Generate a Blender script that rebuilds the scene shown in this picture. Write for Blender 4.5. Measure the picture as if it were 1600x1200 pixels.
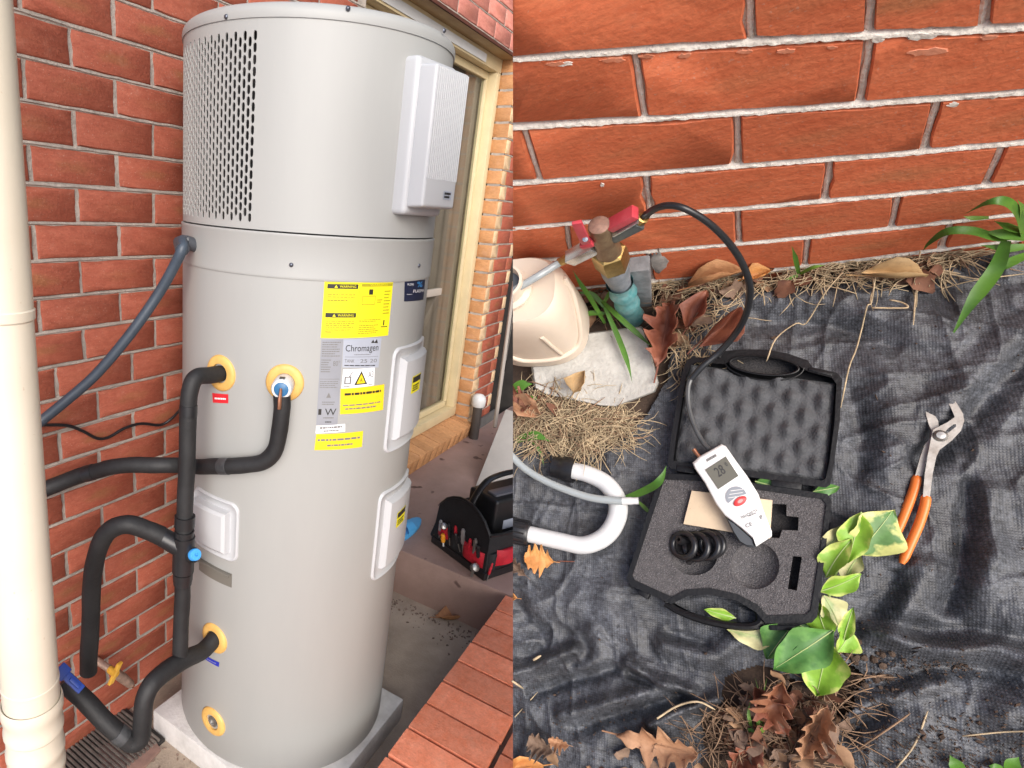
import bpy, bmesh, math, random
from mathutils import Vector, Matrix, noise
import numpy as np

# ------------------------------------------------------------------ clear
for o in list(bpy.data.objects):
    bpy.data.objects.remove(o)
SC = bpy.context.scene
COL = SC.collection
PI = math.pi
rnd = random.Random(7)

# ------------------------------------------------------------------ camera geometry
W, H = 1600.0, 1200.0
PX, PY, FOC = 500.0, 600.0, 962.21
VL, HL = np.array([277.0, 3880.0]), np.array([1210.0, 366.0])      # left yard: nadir and wall vanishing points
VR = np.array([1155.0, 950.0])                                     # garden bed: nadir
nrm = lambda v: np.asarray(v, float) / np.linalg.norm(v)
cray = lambda x, y: np.array([x - PX, y - PY, FOC])
zL = -nrm(cray(*VL)); xL = nrm(cray(*HL)); xL = nrm(xL - zL * (xL @ zL)); yL = np.cross(zL, xL)
RL = np.array([xL, yL, zL])
zR = -nrm(cray(*VR))
fl = lambda x, y: cray(x, y) / (-(zR @ cray(x, y)))
xR = nrm(fl(1500, 400) - fl(1000, 452)); yR = np.cross(zR, xR)
RR = np.array([xR, yR, zR])
up = nrm(0.06 * zL + 0.94 * zR)                                    # world up, in camera axes (x right, y down, z forward)
fw = nrm(np.array([0, 0, 1.0]) - up * up[2]); rt = np.cross(fw, up)
B = np.array([rt, fw, up])                                         # camera axes -> world
C0 = Vector((0, 0, 1.7))


class Frame:
    """A place with its own axes: x along its wall, y into the wall, z up."""
    def __init__(s, R):
        s.R = R
        m = B @ R.T
        s.M = Matrix.Translation(C0) @ Matrix(m.tolist()).to_4x4()

    def ray(s, x, y): return s.R @ cray(x, y)
    def yp(s, x, y, v): r = s.ray(x, y); return Vector(r * v / r[1])
    def xp(s, x, y, v): r = s.ray(x, y); return Vector(r * v / r[0])
    def zp(s, x, y, v): r = s.ray(x, y); return Vector(r * v / r[2])
    def dep(s, x, y, d): return Vector(s.ray(x, y) * d / FOC)
    def cyl(s, x, y, cx, cy, R):
        r = s.ray(x, y); a = r[0]**2 + r[1]**2; b = -2 * (r[0]*cx + r[1]*cy); c = cx*cx + cy*cy - R*R
        d = max(b*b - 4*a*c, 0)
        return Vector(r * ((-b - math.sqrt(d)) / 2 / a))


L = Frame(RL); R = Frame(RR)
HR = 1.25                                                           # eye height over the garden bed
FZ = -HR
WYR = float((RR @ fl(1000, 452))[1]) * HR                           # garden wall plane
DW = 1.37158                                                        # house wall plane
GZ = -1.62                                                          # yard ground
fz = lambda x, y, h=0.0: R.zp(x, y, FZ + h)

cam = bpy.data.cameras.new('camera')
cam.sensor_width = 36.0
cam.lens = FOC / W * 36.0
cam.shift_x = (W / 2 - PX) / W
cam.clip_start = 0.02
cam.clip_end = 500
camo = bpy.data.objects.new('camera', cam)
cm = Matrix(np.array([B @ [1, 0, 0], B @ [0, -1, 0], B @ [0, 0, -1]]).T.tolist()).to_4x4()
camo.matrix_world = Matrix.Translation(C0) @ cm
COL.objects.link(camo)
SC.camera = camo

# ------------------------------------------------------------------ light
SUN_DIR = Vector((B @ nrm(0.84 * zL + 0.50 * zR + np.array([0.26, 0.86, -0.12]))).tolist()).normalized()   # towards the sun, world axes
wd = bpy.data.worlds.new('World'); SC.world = wd; wd.use_nodes = True
nt = wd.node_tree
bg = nt.nodes['Background']
sky = nt.nodes.new('ShaderNodeTexSky'); sky.sky_type = 'NISHITA'; sky.sun_disc = False
sky.sun_elevation = math.asin(SUN_DIR.z); sky.sun_rotation = math.atan2(SUN_DIR.x, SUN_DIR.y)
sky.air_density = 1.0; sky.dust_density = 4.0; sky.ozone_density = 0.6
nt.links.new(sky.outputs[0], bg.inputs[0]); bg.inputs[1].default_value = 0.115
sl = bpy.data.lights.new('sun', 'SUN'); sl.energy = 1.5; sl.angle = math.radians(42); sl.color = (1.0, 0.985, 0.96)
so = bpy.data.objects.new('sun', sl); so.rotation_euler = SUN_DIR.to_track_quat('Z', 'Y').to_euler(); so.location = (0, 0, 6)
COL.objects.link(so)
vs = SC.view_settings
vs.view_transform = 'Standard'; vs.look = 'None'; vs.exposure = 1.0; vs.gamma = 1.0
vs.use_curve_mapping = False

# ------------------------------------------------------------------ materials
MATS = {}


def mat(name, col, rough=0.6, metal=0.0, var=0.0, vscale=8.0, bump=0.0, bscale=60.0, spec=0.5, rnd_v=0.0, col2=None,
        stretch=None, coat=0.0, trans=0.0, speck=None, sss=0.0):
    """Principled material: two-tone noise colour, noise bump, per-object brightness spread, optional fine specks."""
    if name in MATS: return MATS[name]
    m = bpy.data.materials.new(name); m.use_nodes = True; MATS[name] = m
    t = m.node_tree; N = t.nodes; K = t.links
    p = N['Principled BSDF']
    p.inputs['Roughness'].default_value = rough; p.inputs['Metallic'].default_value = metal
    p.inputs['Specular IOR Level'].default_value = spec
    if coat: p.inputs['Coat Weight'].default_value = coat
    if trans: p.inputs['Transmission Weight'].default_value = trans
    if sss:
        p.inputs['Subsurface Weight'].default_value = sss
        p.inputs['Subsurface Radius'].default_value = (0.004, 0.004, 0.002)
    tc = N.new('ShaderNodeTexCoord'); mp = N.new('ShaderNodeMapping')
    K.new(tc.outputs['Object'], mp.inputs[0])
    if stretch: mp.inputs['Scale'].default_value = stretch
    oi = N.new('ShaderNodeObjectInfo')
    ad = N.new('ShaderNodeVectorMath'); ad.operation = 'ADD'
    rv = N.new('ShaderNodeVectorMath'); rv.operation = 'SCALE'; rv.inputs[0].default_value = (17.3, 9.1, 13.7)
    K.new(oi.outputs['Random'], rv.inputs['Scale']); K.new(mp.outputs[0], ad.inputs[0]); K.new(rv.outputs[0], ad.inputs[1])
    last = None
    c1 = (*col, 1)
    c2 = (*(col2 or tuple(c * (1 - var) for c in col)), 1)
    if var or col2:
        n1 = N.new('ShaderNodeTexNoise'); n1.inputs['Scale'].default_value = vscale; n1.inputs['Detail'].default_value = 6
        n1.inputs['Roughness'].default_value = 0.65
        K.new(ad.outputs[0], n1.inputs['Vector'])
        rp = N.new('ShaderNodeValToRGB'); rp.color_ramp.elements[0].position = 0.36; rp.color_ramp.elements[1].position = 0.66
        rp.color_ramp.elements[0].color = c1; rp.color_ramp.elements[1].color = c2
        K.new(n1.outputs[0], rp.inputs[0]); last = rp.outputs[0]
    if speck:
        sc_, amt, scol = speck
        n3 = N.new('ShaderNodeTexNoise'); n3.inputs['Scale'].default_value = sc_; n3.inputs['Detail'].default_value = 2
        K.new(ad.outputs[0], n3.inputs['Vector'])
        r3 = N.new('ShaderNodeValToRGB'); r3.color_ramp.elements[0].position = amt; r3.color_ramp.elements[1].position = amt + 0.05
        K.new(n3.outputs[0], r3.inputs[0])
        mx = N.new('ShaderNodeMixRGB'); mx.inputs[1].default_value = c1; mx.inputs[2].default_value = (*scol, 1)
        K.new(r3.outputs[0], mx.inputs[0])
        if last: K.new(last, mx.inputs[1])
        last = mx.outputs[0]
    if rnd_v:
        hs = N.new('ShaderNodeHueSaturation'); mr = N.new('ShaderNodeMapRange')
        mr.inputs[3].default_value = 1 - rnd_v; mr.inputs[4].default_value = 1 + rnd_v
        K.new(oi.outputs['Random'], mr.inputs[0]); K.new(mr.outputs[0], hs.inputs['Value'])
        hs.inputs['Color'].default_value = c1
        if last: K.new(last, hs.inputs['Color'])
        last = hs.outputs[0]
    if last: K.new(last, p.inputs['Base Color'])
    else: p.inputs['Base Color'].default_value = c1
    if bump:
        n2 = N.new('ShaderNodeTexNoise'); n2.inputs['Scale'].default_value = bscale; n2.inputs['Detail'].default_value = 5
        K.new(ad.outputs[0], n2.inputs['Vector'])
        bp = N.new('ShaderNodeBump'); bp.inputs['Strength'].default_value = bump; bp.inputs['Distance'].default_value = 0.004
        K.new(n2.outputs[0], bp.inputs['Height']); K.new(bp.outputs[0], p.inputs['Normal'])
    return m


def brick_mat(name, c_lo, c_hi, stain, stain_amt=0.7, half=(0.11, 0.038), rough=0.75, spread=0.14, dust=0.42, grain=2.6):
    """Fired clay: spread per brick, mottling, a kiln-flash stain in the middle of some bricks, grit and lime specks."""
    m = bpy.data.materials.new(name); m.use_nodes = True
    t = m.node_tree; N = t.nodes; K = t.links; p = N['Principled BSDF']
    p.inputs['Roughness'].default_value = rough; p.inputs['Specular IOR Level'].default_value = 0.3
    tc = N.new('ShaderNodeTexCoord'); oi = N.new('ShaderNodeObjectInfo')
    rv = N.new('ShaderNodeVectorMath'); rv.operation = 'SCALE'; rv.inputs[0].default_value = (31.3, 19.1, 23.7)
    K.new(oi.outputs['Random'], rv.inputs['Scale'])
    ad = N.new('ShaderNodeVectorMath'); ad.operation = 'ADD'; K.new(tc.outputs['Object'], ad.inputs[0]); K.new(rv.outputs[0], ad.inputs[1])
    mp = N.new('ShaderNodeMapping'); mp.inputs['Scale'].default_value = (1.0, 1.0, grain); K.new(ad.outputs[0], mp.inputs[0])
    n1 = N.new('ShaderNodeTexNoise'); n1.inputs['Scale'].default_value = 22; n1.inputs['Detail'].default_value = 8; n1.inputs['Roughness'].default_value = 0.7
    K.new(mp.outputs[0], n1.inputs['Vector'])
    r1 = N.new('ShaderNodeValToRGB'); r1.color_ramp.elements[0].position = 0.3; r1.color_ramp.elements[1].position = 0.72
    r1.color_ramp.elements[0].color = (*c_lo, 1); r1.color_ramp.elements[1].color = (*c_hi, 1); K.new(n1.outputs[0], r1.inputs[0])
    # kiln stain: an ellipse round the brick's centre, broken up by noise, strength by object random
    sp = N.new('ShaderNodeMapping'); sp.inputs['Scale'].default_value = (1 / half[0] / 0.9, 0.0, 1 / half[1] / 0.85); K.new(tc.outputs['Object'], sp.inputs[0])
    ln = N.new('ShaderNodeVectorMath'); ln.operation = 'LENGTH'; K.new(sp.outputs[0], ln.inputs[0])
    n2 = N.new('ShaderNodeTexNoise'); n2.inputs['Scale'].default_value = 26; n2.inputs['Detail'].default_value = 5; K.new(mp.outputs[0], n2.inputs['Vector'])
    m1 = N.new('ShaderNodeMath'); m1.operation = 'MULTIPLY_ADD'; m1.inputs[1].default_value = 1.3; K.new(n2.outputs[0], m1.inputs[0]); K.new(ln.outputs['Value'], m1.inputs[2])
    r2 = N.new('ShaderNodeMapRange'); r2.inputs[1].default_value = 1.65; r2.inputs[2].default_value = 0.7; r2.inputs[3].default_value = 0; r2.inputs[4].default_value = 1
    r2.interpolation_type = 'SMOOTHSTEP'; K.new(m1.outputs[0], r2.inputs[0])
    f1 = N.new('ShaderNodeMath'); f1.operation = 'MULTIPLY'; f1.inputs[1].default_value = 7.13; K.new(oi.outputs['Random'], f1.inputs[0])
    f2 = N.new('ShaderNodeMath'); f2.operation = 'FRACT'; K.new(f1.outputs[0], f2.inputs[0])
    f3 = N.new('ShaderNodeMath'); f3.operation = 'MULTIPLY'; K.new(f2.outputs[0], f3.inputs[0]); K.new(r2.outputs[0], f3.inputs[1])
    f4 = N.new('ShaderNodeMath'); f4.operation = 'MULTIPLY'; f4.inputs[1].default_value = stain_amt; K.new(f3.outputs[0], f4.inputs[0])
    mx = N.new('ShaderNodeMixRGB'); mx.inputs[2].default_value = (*stain, 1); K.new(f4.outputs[0], mx.inputs[0]); K.new(r1.outputs[0], mx.inputs[1])
    # lime / grit specks
    n3 = N.new('ShaderNodeTexNoise'); n3.inputs['Scale'].default_value = 260; n3.inputs['Detail'].default_value = 1; K.new(ad.outputs[0], n3.inputs['Vector'])
    r3 = N.new('ShaderNodeValToRGB'); r3.color_ramp.elements[0].position = 0.68; r3.color_ramp.elements[1].position = 0.76; K.new(n3.outputs[0], r3.inputs[0])
    m2 = N.new('ShaderNodeMath'); m2.operation = 'MULTIPLY'; m2.inputs[1].default_value = 0.35; K.new(r3.outputs[0], m2.inputs[0])
    mx2 = N.new('ShaderNodeMixRGB'); mx2.inputs[2].default_value = (0.52, 0.36, 0.28, 1); K.new(m2.outputs[0], mx2.inputs[0]); K.new(mx.outputs[0], mx2.inputs[1])
    n5 = N.new('ShaderNodeTexNoise'); n5.inputs['Scale'].default_value = 75; n5.inputs['Detail'].default_value = 8; n5.inputs['Roughness'].default_value = 0.8; K.new(mp.outputs[0], n5.inputs['Vector'])
    r5 = N.new('ShaderNodeMapRange'); r5.inputs[1].default_value = 0.3; r5.inputs[2].default_value = 0.7; r5.inputs[3].default_value = 0.80; r5.inputs[4].default_value = 1.2; K.new(n5.outputs[0], r5.inputs[0])
    mx3 = N.new('ShaderNodeMixRGB'); mx3.blend_type = 'MULTIPLY'; mx3.inputs[0].default_value = 1.0; K.new(mx2.outputs[0], mx3.inputs[1]); K.new(r5.outputs[0], mx3.inputs[2])
    n6 = N.new('ShaderNodeTexNoise'); n6.inputs['Scale'].default_value = 13; n6.inputs['Detail'].default_value = 9; n6.inputs['Roughness'].default_value = 0.78; K.new(ad.outputs[0], n6.inputs['Vector'])
    r6 = N.new('ShaderNodeMapRange'); r6.inputs[1].default_value = 0.56; r6.inputs[2].default_value = 0.78; r6.inputs[3].default_value = 0.0; r6.inputs[4].default_value = dust; K.new(n6.outputs[0], r6.inputs[0])
    mx4 = N.new('ShaderNodeMixRGB'); mx4.inputs[2].default_value = (0.60, 0.36, 0.27, 1); K.new(r6.outputs[0], mx4.inputs[0]); K.new(mx3.outputs[0], mx4.inputs[1]); mx2 = mx4
    hs = N.new('ShaderNodeHueSaturation'); mr = N.new('ShaderNodeMapRange'); mr.inputs[3].default_value = 1 - spread; mr.inputs[4].default_value = 1 + spread
    K.new(oi.outputs['Random'], mr.inputs[0]); K.new(mr.outputs[0], hs.inputs['Value']); K.new(mx2.outputs[0], hs.inputs['Color'])
    K.new(hs.outputs[0], p.inputs['Base Color'])
    n4 = N.new('ShaderNodeTexNoise'); n4.inputs['Scale'].default_value = 150; n4.inputs['Detail'].default_value = 5; K.new(ad.outputs[0], n4.inputs['Vector'])
    bp = N.new('ShaderNodeBump'); bp.inputs['Strength'].default_value = 0.4; bp.inputs['Distance'].default_value = 0.003
    K.new(n4.outputs[0], bp.inputs['Height']); K.new(bp.outputs[0], p.inputs['Normal'])
    MATS[name] = m
    return m


def weave_mat():
    m = bpy.data.materials.new('weed_mat_weave'); m.use_nodes = True
    t = m.node_tree; N = t.nodes; K = t.links; p = N['Principled BSDF']
    p.inputs['Specular IOR Level'].default_value = 0.6
    tc = N.new('ShaderNodeTexCoord')
    n1 = N.new('ShaderNodeTexNoise'); n1.inputs['Scale'].default_value = 11; n1.inputs['Detail'].default_value = 9; n1.inputs['Roughness'].default_value = 0.72
    K.new(tc.outputs['Object'], n1.inputs['Vector'])
    r1 = N.new('ShaderNodeValToRGB'); e = r1.color_ramp.elements
    e[0].position = 0.36; e[0].color = (0.020, 0.021, 0.024, 1); e[1].position = 0.66; e[1].color = (0.064, 0.069, 0.080, 1)
    K.new(n1.outputs[0], r1.inputs[0])
    # thread pattern: two crossed waves
    ws = []
    for ax in ('X', 'Y'):
        w = N.new('ShaderNodeTexWave'); w.bands_direction = ax; w.inputs['Scale'].default_value = 84; w.inputs['Distortion'].default_value = 2.6
        w.inputs['Detail'].default_value = 1; w.inputs['Detail Scale'].default_value = 0.4
        K.new(tc.outputs['Object'], w.inputs['Vector']); ws.append(w)
    mul = N.new('ShaderNodeMath'); mul.operation = 'MULTIPLY'; K.new(ws[0].outputs['Fac'], mul.inputs[0]); K.new(ws[1].outputs['Fac'], mul.inputs[1])
    mx = N.new('ShaderNodeMixRGB'); mx.blend_type = 'MULTIPLY'; mx.inputs[0].default_value = 0.38
    rg = N.new('ShaderNodeMapRange'); rg.inputs[3].default_value = 0.45; rg.inputs[4].default_value = 1.5; K.new(mul.outputs[0], rg.inputs[0])
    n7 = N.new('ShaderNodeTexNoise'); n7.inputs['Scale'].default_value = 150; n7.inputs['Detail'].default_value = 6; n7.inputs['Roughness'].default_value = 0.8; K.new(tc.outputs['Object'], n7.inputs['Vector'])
    r7 = N.new('ShaderNodeMapRange'); r7.inputs[1].default_value = 0.32; r7.inputs[2].default_value = 0.68; r7.inputs[3].default_value = 0.2; r7.inputs[4].default_value = 2.5; K.new(n7.outputs[0], r7.inputs[0])  # weave glints painted into the colour as fine light and dark noise
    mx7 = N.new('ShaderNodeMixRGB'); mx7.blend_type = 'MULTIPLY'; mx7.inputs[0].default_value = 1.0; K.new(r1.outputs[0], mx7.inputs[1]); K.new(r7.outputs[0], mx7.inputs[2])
    K.new(mx7.outputs[0], mx.inputs[1]); K.new(rg.outputs[0], mx.inputs[2])
    # settled dust and soil
    n2 = N.new('ShaderNodeTexNoise'); n2.inputs['Scale'].default_value = 3.1; n2.inputs['Detail'].default_value = 9; n2.inputs['Roughness'].default_value = 0.75
    K.new(tc.outputs['Object'], n2.inputs['Vector'])
    r2 = N.new('ShaderNodeValToRGB'); r2.color_ramp.elements[0].position = 0.56; r2.color_ramp.elements[1].position = 0.78; K.new(n2.outputs[0], r2.inputs[0])
    mm = N.new('ShaderNodeMath'); mm.operation = 'MULTIPLY'; mm.inputs[1].default_value = 0.5; K.new(r2.outputs[0], mm.inputs[0])
    mx2 = N.new('ShaderNodeMixRGB'); mx2.inputs[2].default_value = (0.10, 0.088, 0.078, 1); K.new(mm.outputs[0], mx2.inputs[0]); K.new(mx.outputs[0], mx2.inputs[1])
    K.new(mx2.outputs[0], p.inputs['Base Color'])
    rr = N.new('ShaderNodeMapRange'); rr.inputs[3].default_value = 0.46; rr.inputs[4].default_value = 0.66; K.new(n1.outputs[0], rr.inputs[0]); K.new(rr.outputs[0], p.inputs['Roughness'])
    n3 = N.new('ShaderNodeTexNoise'); n3.inputs['Scale'].default_value = 45; n3.inputs['Detail'].default_value = 5; K.new(tc.outputs['Object'], n3.inputs['Vector'])
    sm = N.new('ShaderNodeMath'); sm.operation = 'MULTIPLY_ADD'; sm.inputs[1].default_value = 0.16; K.new(mul.outputs[0], sm.inputs[0]); K.new(n3.outputs[0], sm.inputs[2])
    bp = N.new('ShaderNodeBump'); bp.inputs['Strength'].default_value = 0.55; bp.inputs['Distance'].default_value = 0.004
    K.new(sm.outputs[0], bp.inputs['Height']); K.new(bp.outputs[0], p.inputs['Normal'])
    MATS['weave'] = m
    return m


def glass_mat():
    m = bpy.data.materials.new('window_glass'); m.use_nodes = True
    t = m.node_tree; N = t.nodes; K = t.links
    out = N['Material Output']; N.remove(N['Principled BSDF'])
    tr = N.new('ShaderNodeBsdfTransparent'); tr.inputs[0].default_value = (0.82, 0.84, 0.82, 1)
    gl = N.new('ShaderNodeBsdfGlossy'); gl.inputs['Roughness'].default_value = 0.01
    fr = N.new('ShaderNodeFresnel'); fr.inputs[0].default_value = 1.5
    mx = N.new('ShaderNodeMixShader'); ge = N.new('ShaderNodeNewGeometry'); iv = N.new('ShaderNodeMath'); iv.operation = 'SUBTRACT'; iv.inputs[0].default_value = 1; K.new(ge.outputs['Backfacing'], iv.inputs[1]); ml = N.new('ShaderNodeMath'); ml.operation = 'MULTIPLY'; K.new(fr.outputs[0], ml.inputs[0]); K.new(iv.outputs[0], ml.inputs[1])
    K.new(ml.outputs[0], mx.inputs[0]); K.new(tr.outputs[0], mx.inputs[1]); K.new(gl.outputs[0], mx.inputs[2])
    K.new(mx.outputs[0], out.inputs[0])
    return m


# ------------------------------------------------------------------ mesh builder
BASE = {}


class MB:
    def __init__(s): s.v = []; s.f = []; s.mi = []; s.cur = 0
    def add(s, vs, fs):
        k = len(s.v); s.v += [Vector(p) for p in vs]
        s.f += [tuple(i + k for i in f) for f in fs]; s.mi += [s.cur] * len(fs)
        return s
    def box(s, c, sz, ax=None):
        ax = ax or (Vector((1, 0, 0)), Vector((0, 1, 0)), Vector((0, 0, 1))); c = Vector(c)
        h = [a * (d / 2) for a, d in zip(ax, sz)]
        vs = [c + h[0]*i + h[1]*j + h[2]*k for i in (-1, 1) for j in (-1, 1) for k in (-1, 1)]
        return s.add(vs, [(0, 1, 3, 2), (4, 6, 7, 5), (0, 4, 5, 1), (2, 3, 7, 6), (0, 2, 6, 4), (1, 5, 7, 3)])
    def prism(s, pts, d):
        """pts: planar outline; d: extrusion vector."""
        n = len(pts); a = [Vector(p) for p in pts]; d = Vector(d)
        return s.add(a + [p + d for p in a], [tuple(range(n - 1, -1, -1)), tuple(range(n, 2*n))] + [(i, (i+1) % n, n + (i+1) % n, n + i) for i in range(n)])
    def tube(s, pts, r, n=12, cap=True, flat=1.0):
        pts = [Vector(p) for p in pts]; m = len(pts)
        rs = r if isinstance(r, (list, tuple)) else [r] * m
        t0 = (pts[1] - pts[0]).normalized()
        u = t0.orthogonal().normalized(); vs = []
        for i, p in enumerate(pts):
            t = (pts[min(i+1, m-1)] - pts[max(i-1, 0)])
            t = t.normalized() if t.length > 1e-9 else t0
            u = (u - t * u.dot(t)).normalized(); w = t.cross(u)
            for k in range(n):
                a = 2*PI*k/n; vs.append(p + (u*math.cos(a) + w*math.sin(a)*flat) * rs[i])
        fs = [(i*n + k, i*n + (k+1) % n, (i+1)*n + (k+1) % n, (i+1)*n + k) for i in range(m-1) for k in range(n)]
        if cap: fs += [tuple(range(n-1, -1, -1)), tuple((m-1)*n + k for k in range(n))]
        return s.add(vs, fs)
    def lathe(s, prof, o, ax, n=32, a0=0.0, a1=2*PI, ref=None):
        """prof: (radius, height) pairs along ax from o."""
        ax = Vector(ax).normalized(); o = Vector(o)
        u = (Vector(ref) - ax*Vector(ref).dot(ax)).normalized() if ref is not None else ax.orthogonal().normalized()
        w = ax.cross(u); full = abs(a1 - a0 - 2*PI) < 1e-6; nn = n if full else n + 1
        vs = [o + ax*h + (u*math.cos(a0 + (a1-a0)*k/n) + w*math.sin(a0 + (a1-a0)*k/n))*r for r, h in prof for k in range(nn)]
        fs = []
        for i in range(len(prof)-1):
            for k in range(n):
                k2 = (k+1) % nn
                fs.append((i*nn + k, i*nn + k2, (i+1)*nn + k2, (i+1)*nn + k))
        return s.add(vs, fs)
    def grid(s, fn, nu, nv):
        vs = [fn(i/nu, j/nv) for j in range(nv+1) for i in range(nu+1)]
        return s.add(vs, [(j*(nu+1)+i, j*(nu+1)+i+1, (j+1)*(nu+1)+i+1, (j+1)*(nu+1)+i) for j in range(nv) for i in range(nu)])
    def loops(s, rings, close=True, cap0=False, cap1=False):
        n = len(rings[0]); vs = [p for r in rings for p in r]; m = len(rings); e = n if close else n-1
        fs = [(i*n+k, i*n+(k+1) % n, (i+1)*n+(k+1) % n, (i+1)*n+k) for i in range(m-1) for k in range(e)]
        if cap0: fs.append(tuple(range(n-1, -1, -1)))
        if cap1: fs.append(tuple((m-1)*n + k for k in range(n)))
        return s.add(vs, fs)
    def mesh(s, name, base=Vector((0, 0, 0)), bev=0.0, seg=2, sharp=40, smooth=True, cut=None, solid=0.0, weld=False):
        me = bpy.data.meshes.new(name)
        bm = bmesh.new()
        vv = [bm.verts.new(p - base) for p in s.v]
        for f, k in zip(s.f, s.mi):
            try:
                q = bm.faces.new([vv[i] for i in f]); q.material_index = k
            except ValueError:
                pass
        if weld: bmesh.ops.remove_doubles(bm, verts=bm.verts, dist=1e-5)
        bmesh.ops.recalc_face_normals(bm, faces=bm.faces)
        if cut is not None:                                         # (point, normal) list: saw through and close the cut
            for co, no in cut:
                g = bmesh.ops.bisect_plane(bm, geom=bm.verts[:] + bm.edges[:] + bm.faces[:], plane_co=co - base, plane_no=no, clear_outer=True)
                ed = [x for x in g['geom_cut'] if isinstance(x, bmesh.types.BMEdge)]
                if ed:
                    try: bmesh.ops.holes_fill(bm, edges=ed, sides=0)
                    except Exception: pass
        if bev:
            ed = [e for e in bm.edges if len(e.link_faces) == 2 and e.calc_face_angle(0) > math.radians(30)]
            bmesh.ops.bevel(bm, geom=ed, offset=bev, segments=seg, affect='EDGES', profile=0.6, clamp_overlap=True)
        bm.to_mesh(me); bm.free()
        if smooth and len(me.polygons):
            me.polygons.foreach_set('use_smooth', [True] * len(me.polygons))
            me.set_sharp_from_angle(angle=math.radians(sharp))
        return me


def setp(o, label=None, cat=None, group=None, kind=None):
    for k, v in (('label', label), ('category', cat), ('group', group), ('kind', kind)):
        if v: o[k] = v
    return o


def thing(name, label, cat, base, fr, group=None):
    o = bpy.data.objects.new(name, None); COL.objects.link(o)
    o.empty_display_size = 0.05
    base = Vector(base); o.matrix_world = fr.M @ Matrix.Translation(base)
    BASE[o.name] = base
    return setp(o, label, cat, group)


def mats(me, m):
    for x in (m if isinstance(m, (list, tuple)) else [m]): me.materials.append(x)


def part(par, name, mb, m, label=None, kind=None, **kw):
    me = mb.mesh(name, BASE[par.name], **kw); mats(me, m)
    o = bpy.data.objects.new(name, me); COL.objects.link(o); o.parent = par
    BASE[o.name] = BASE[par.name]
    return setp(o, label, None, None, kind)


def single(name, mb, m, base, fr, label=None, cat=None, group=None, kind=None, **kw):
    base = Vector(base)
    me = mb.mesh(name, base, **kw); mats(me, m)
    o = bpy.data.objects.new(name, me); COL.objects.link(o)
    o.matrix_world = fr.M @ Matrix.Translation(base); BASE[o.name] = base
    return setp(o, label, cat, group, kind)


def inst(par, name, me, loc, rot=None):
    """A piece that shares its mesh with its like; loc in the place's axes."""
    o = bpy.data.objects.new(name, me); COL.objects.link(o); o.parent = par
    o.location = Vector(loc) - BASE[par.name]
    if rot: o.rotation_euler = rot
    BASE[o.name] = Vector(loc)
    return o


def spline(pts, n=8):
    """Catmull-Rom through the points."""
    p = [Vector(q) for q in pts]; out = []
    p = [2*p[0] - p[1]] + p + [2*p[-1] - p[-2]]
    for i in range(1, len(p)-2):
        a, b, c, d = p[i-1:i+3]
        for k in range(n):
            t = k/n
            out.append(0.5*((2*b) + (c-a)*t + (2*a - 5*b + 4*c - d)*t*t + (3*b - a - 3*c + d)*t**3))
    out.append(p[-2]); return out


def text_uv(s, size=1.0):
    """Flat glyph mesh of a string as 2D points in its own unit box, with width/height ratio."""
    cu = bpy.data.curves.new('t', 'FONT'); cu.body = s; cu.size = 1.0; cu.resolution_u = 3
    o = bpy.data.objects.new('t', cu); COL.objects.link(o)
    bpy.context.view_layer.update()
    me = bpy.data.meshes.new_from_object(o.evaluated_get(bpy.context.evaluated_depsgraph_get()))
    bm = bmesh.new(); bm.from_mesh(me); bmesh.ops.triangulate(bm, faces=bm.faces)
    vs = [(v.co.x, v.co.y) for v in bm.verts]; bm.verts.index_update(); fs = [tuple(v.index for v in f.verts) for f in bm.faces]
    bm.free(); bpy.data.objects.remove(o); bpy.data.curves.remove(cu); bpy.data.meshes.remove(me)
    xs = [v[0] for v in vs]; ys = [v[1] for v in vs]
    w = max(xs) - min(xs); h = max(ys) - min(ys)
    return [((x - min(xs))/w, (y - min(ys))/h) for x, y in vs], fs


def put_text(mb, s, fn, box):
    """Adds lettering to mb: fn(u, v) is the surface, box (u0, v0, u1, v1) the place of the words on it."""
    vs, fs = text_uv(s); u0, v0, u1, v1 = box
    mb.add([fn(u0 + (u1-u0)*x, v0 + (v1-v0)*y) for x, y in vs], fs)


def put_bar(mb, fn, box, nu=4):
    u0, v0, u1, v1 = box
    mb.grid(lambda a, b: fn(u0 + (u1-u0)*a, v0 + (v1-v0)*b), nu, 1)


def put_lines(mb, fn, box, n, r, fill=0.55):
    """Rows of small print: broken dashes, too small in the photograph to read."""
    u0, v0, u1, v1 = box
    for i in range(n):
        v = v1 - (v1-v0)*(i+0.5)/n; hh = (v1-v0)/n*fill/2; u = u0
        end = u1 - (u1-u0)*r.uniform(0, 0.3 if i % 3 else 0.05)
        while u < end:
            w = (u1-u0)*r.uniform(0.04, 0.16); put_bar(mb, fn, (u, v-hh, min(u+w, end), v+hh), 2); u += w + (u1-u0)*0.02


def nz(p, s=1.0, seed=0.0):
    return noise.noise(Vector(p)*s + Vector((seed*3.1, seed*1.7, seed*2.3)))

exec_marker = True

# ================================================================== LEFT PLACE: hot water unit against the house wall
V3 = Vector
X_, Y_, Z_ = V3((1, 0, 0)), V3((0, 1, 0)), V3((0, 0, 1))
TC = V3((1.3373, 0.9925, 0)); TR = 0.3231; ZB, ZT = -1.54, 0.3736


def T(a, z, r=TR):
    a = math.radians(a); return V3((TC.x + r*math.cos(a), TC.y + r*math.sin(a), z))


def az(x, y, r=TR):
    p = L.cyl(x, y, TC.x, TC.y, r); return math.degrees(math.atan2(p.y - TC.y, p.x - TC.x)) % 360, p.z


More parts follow.
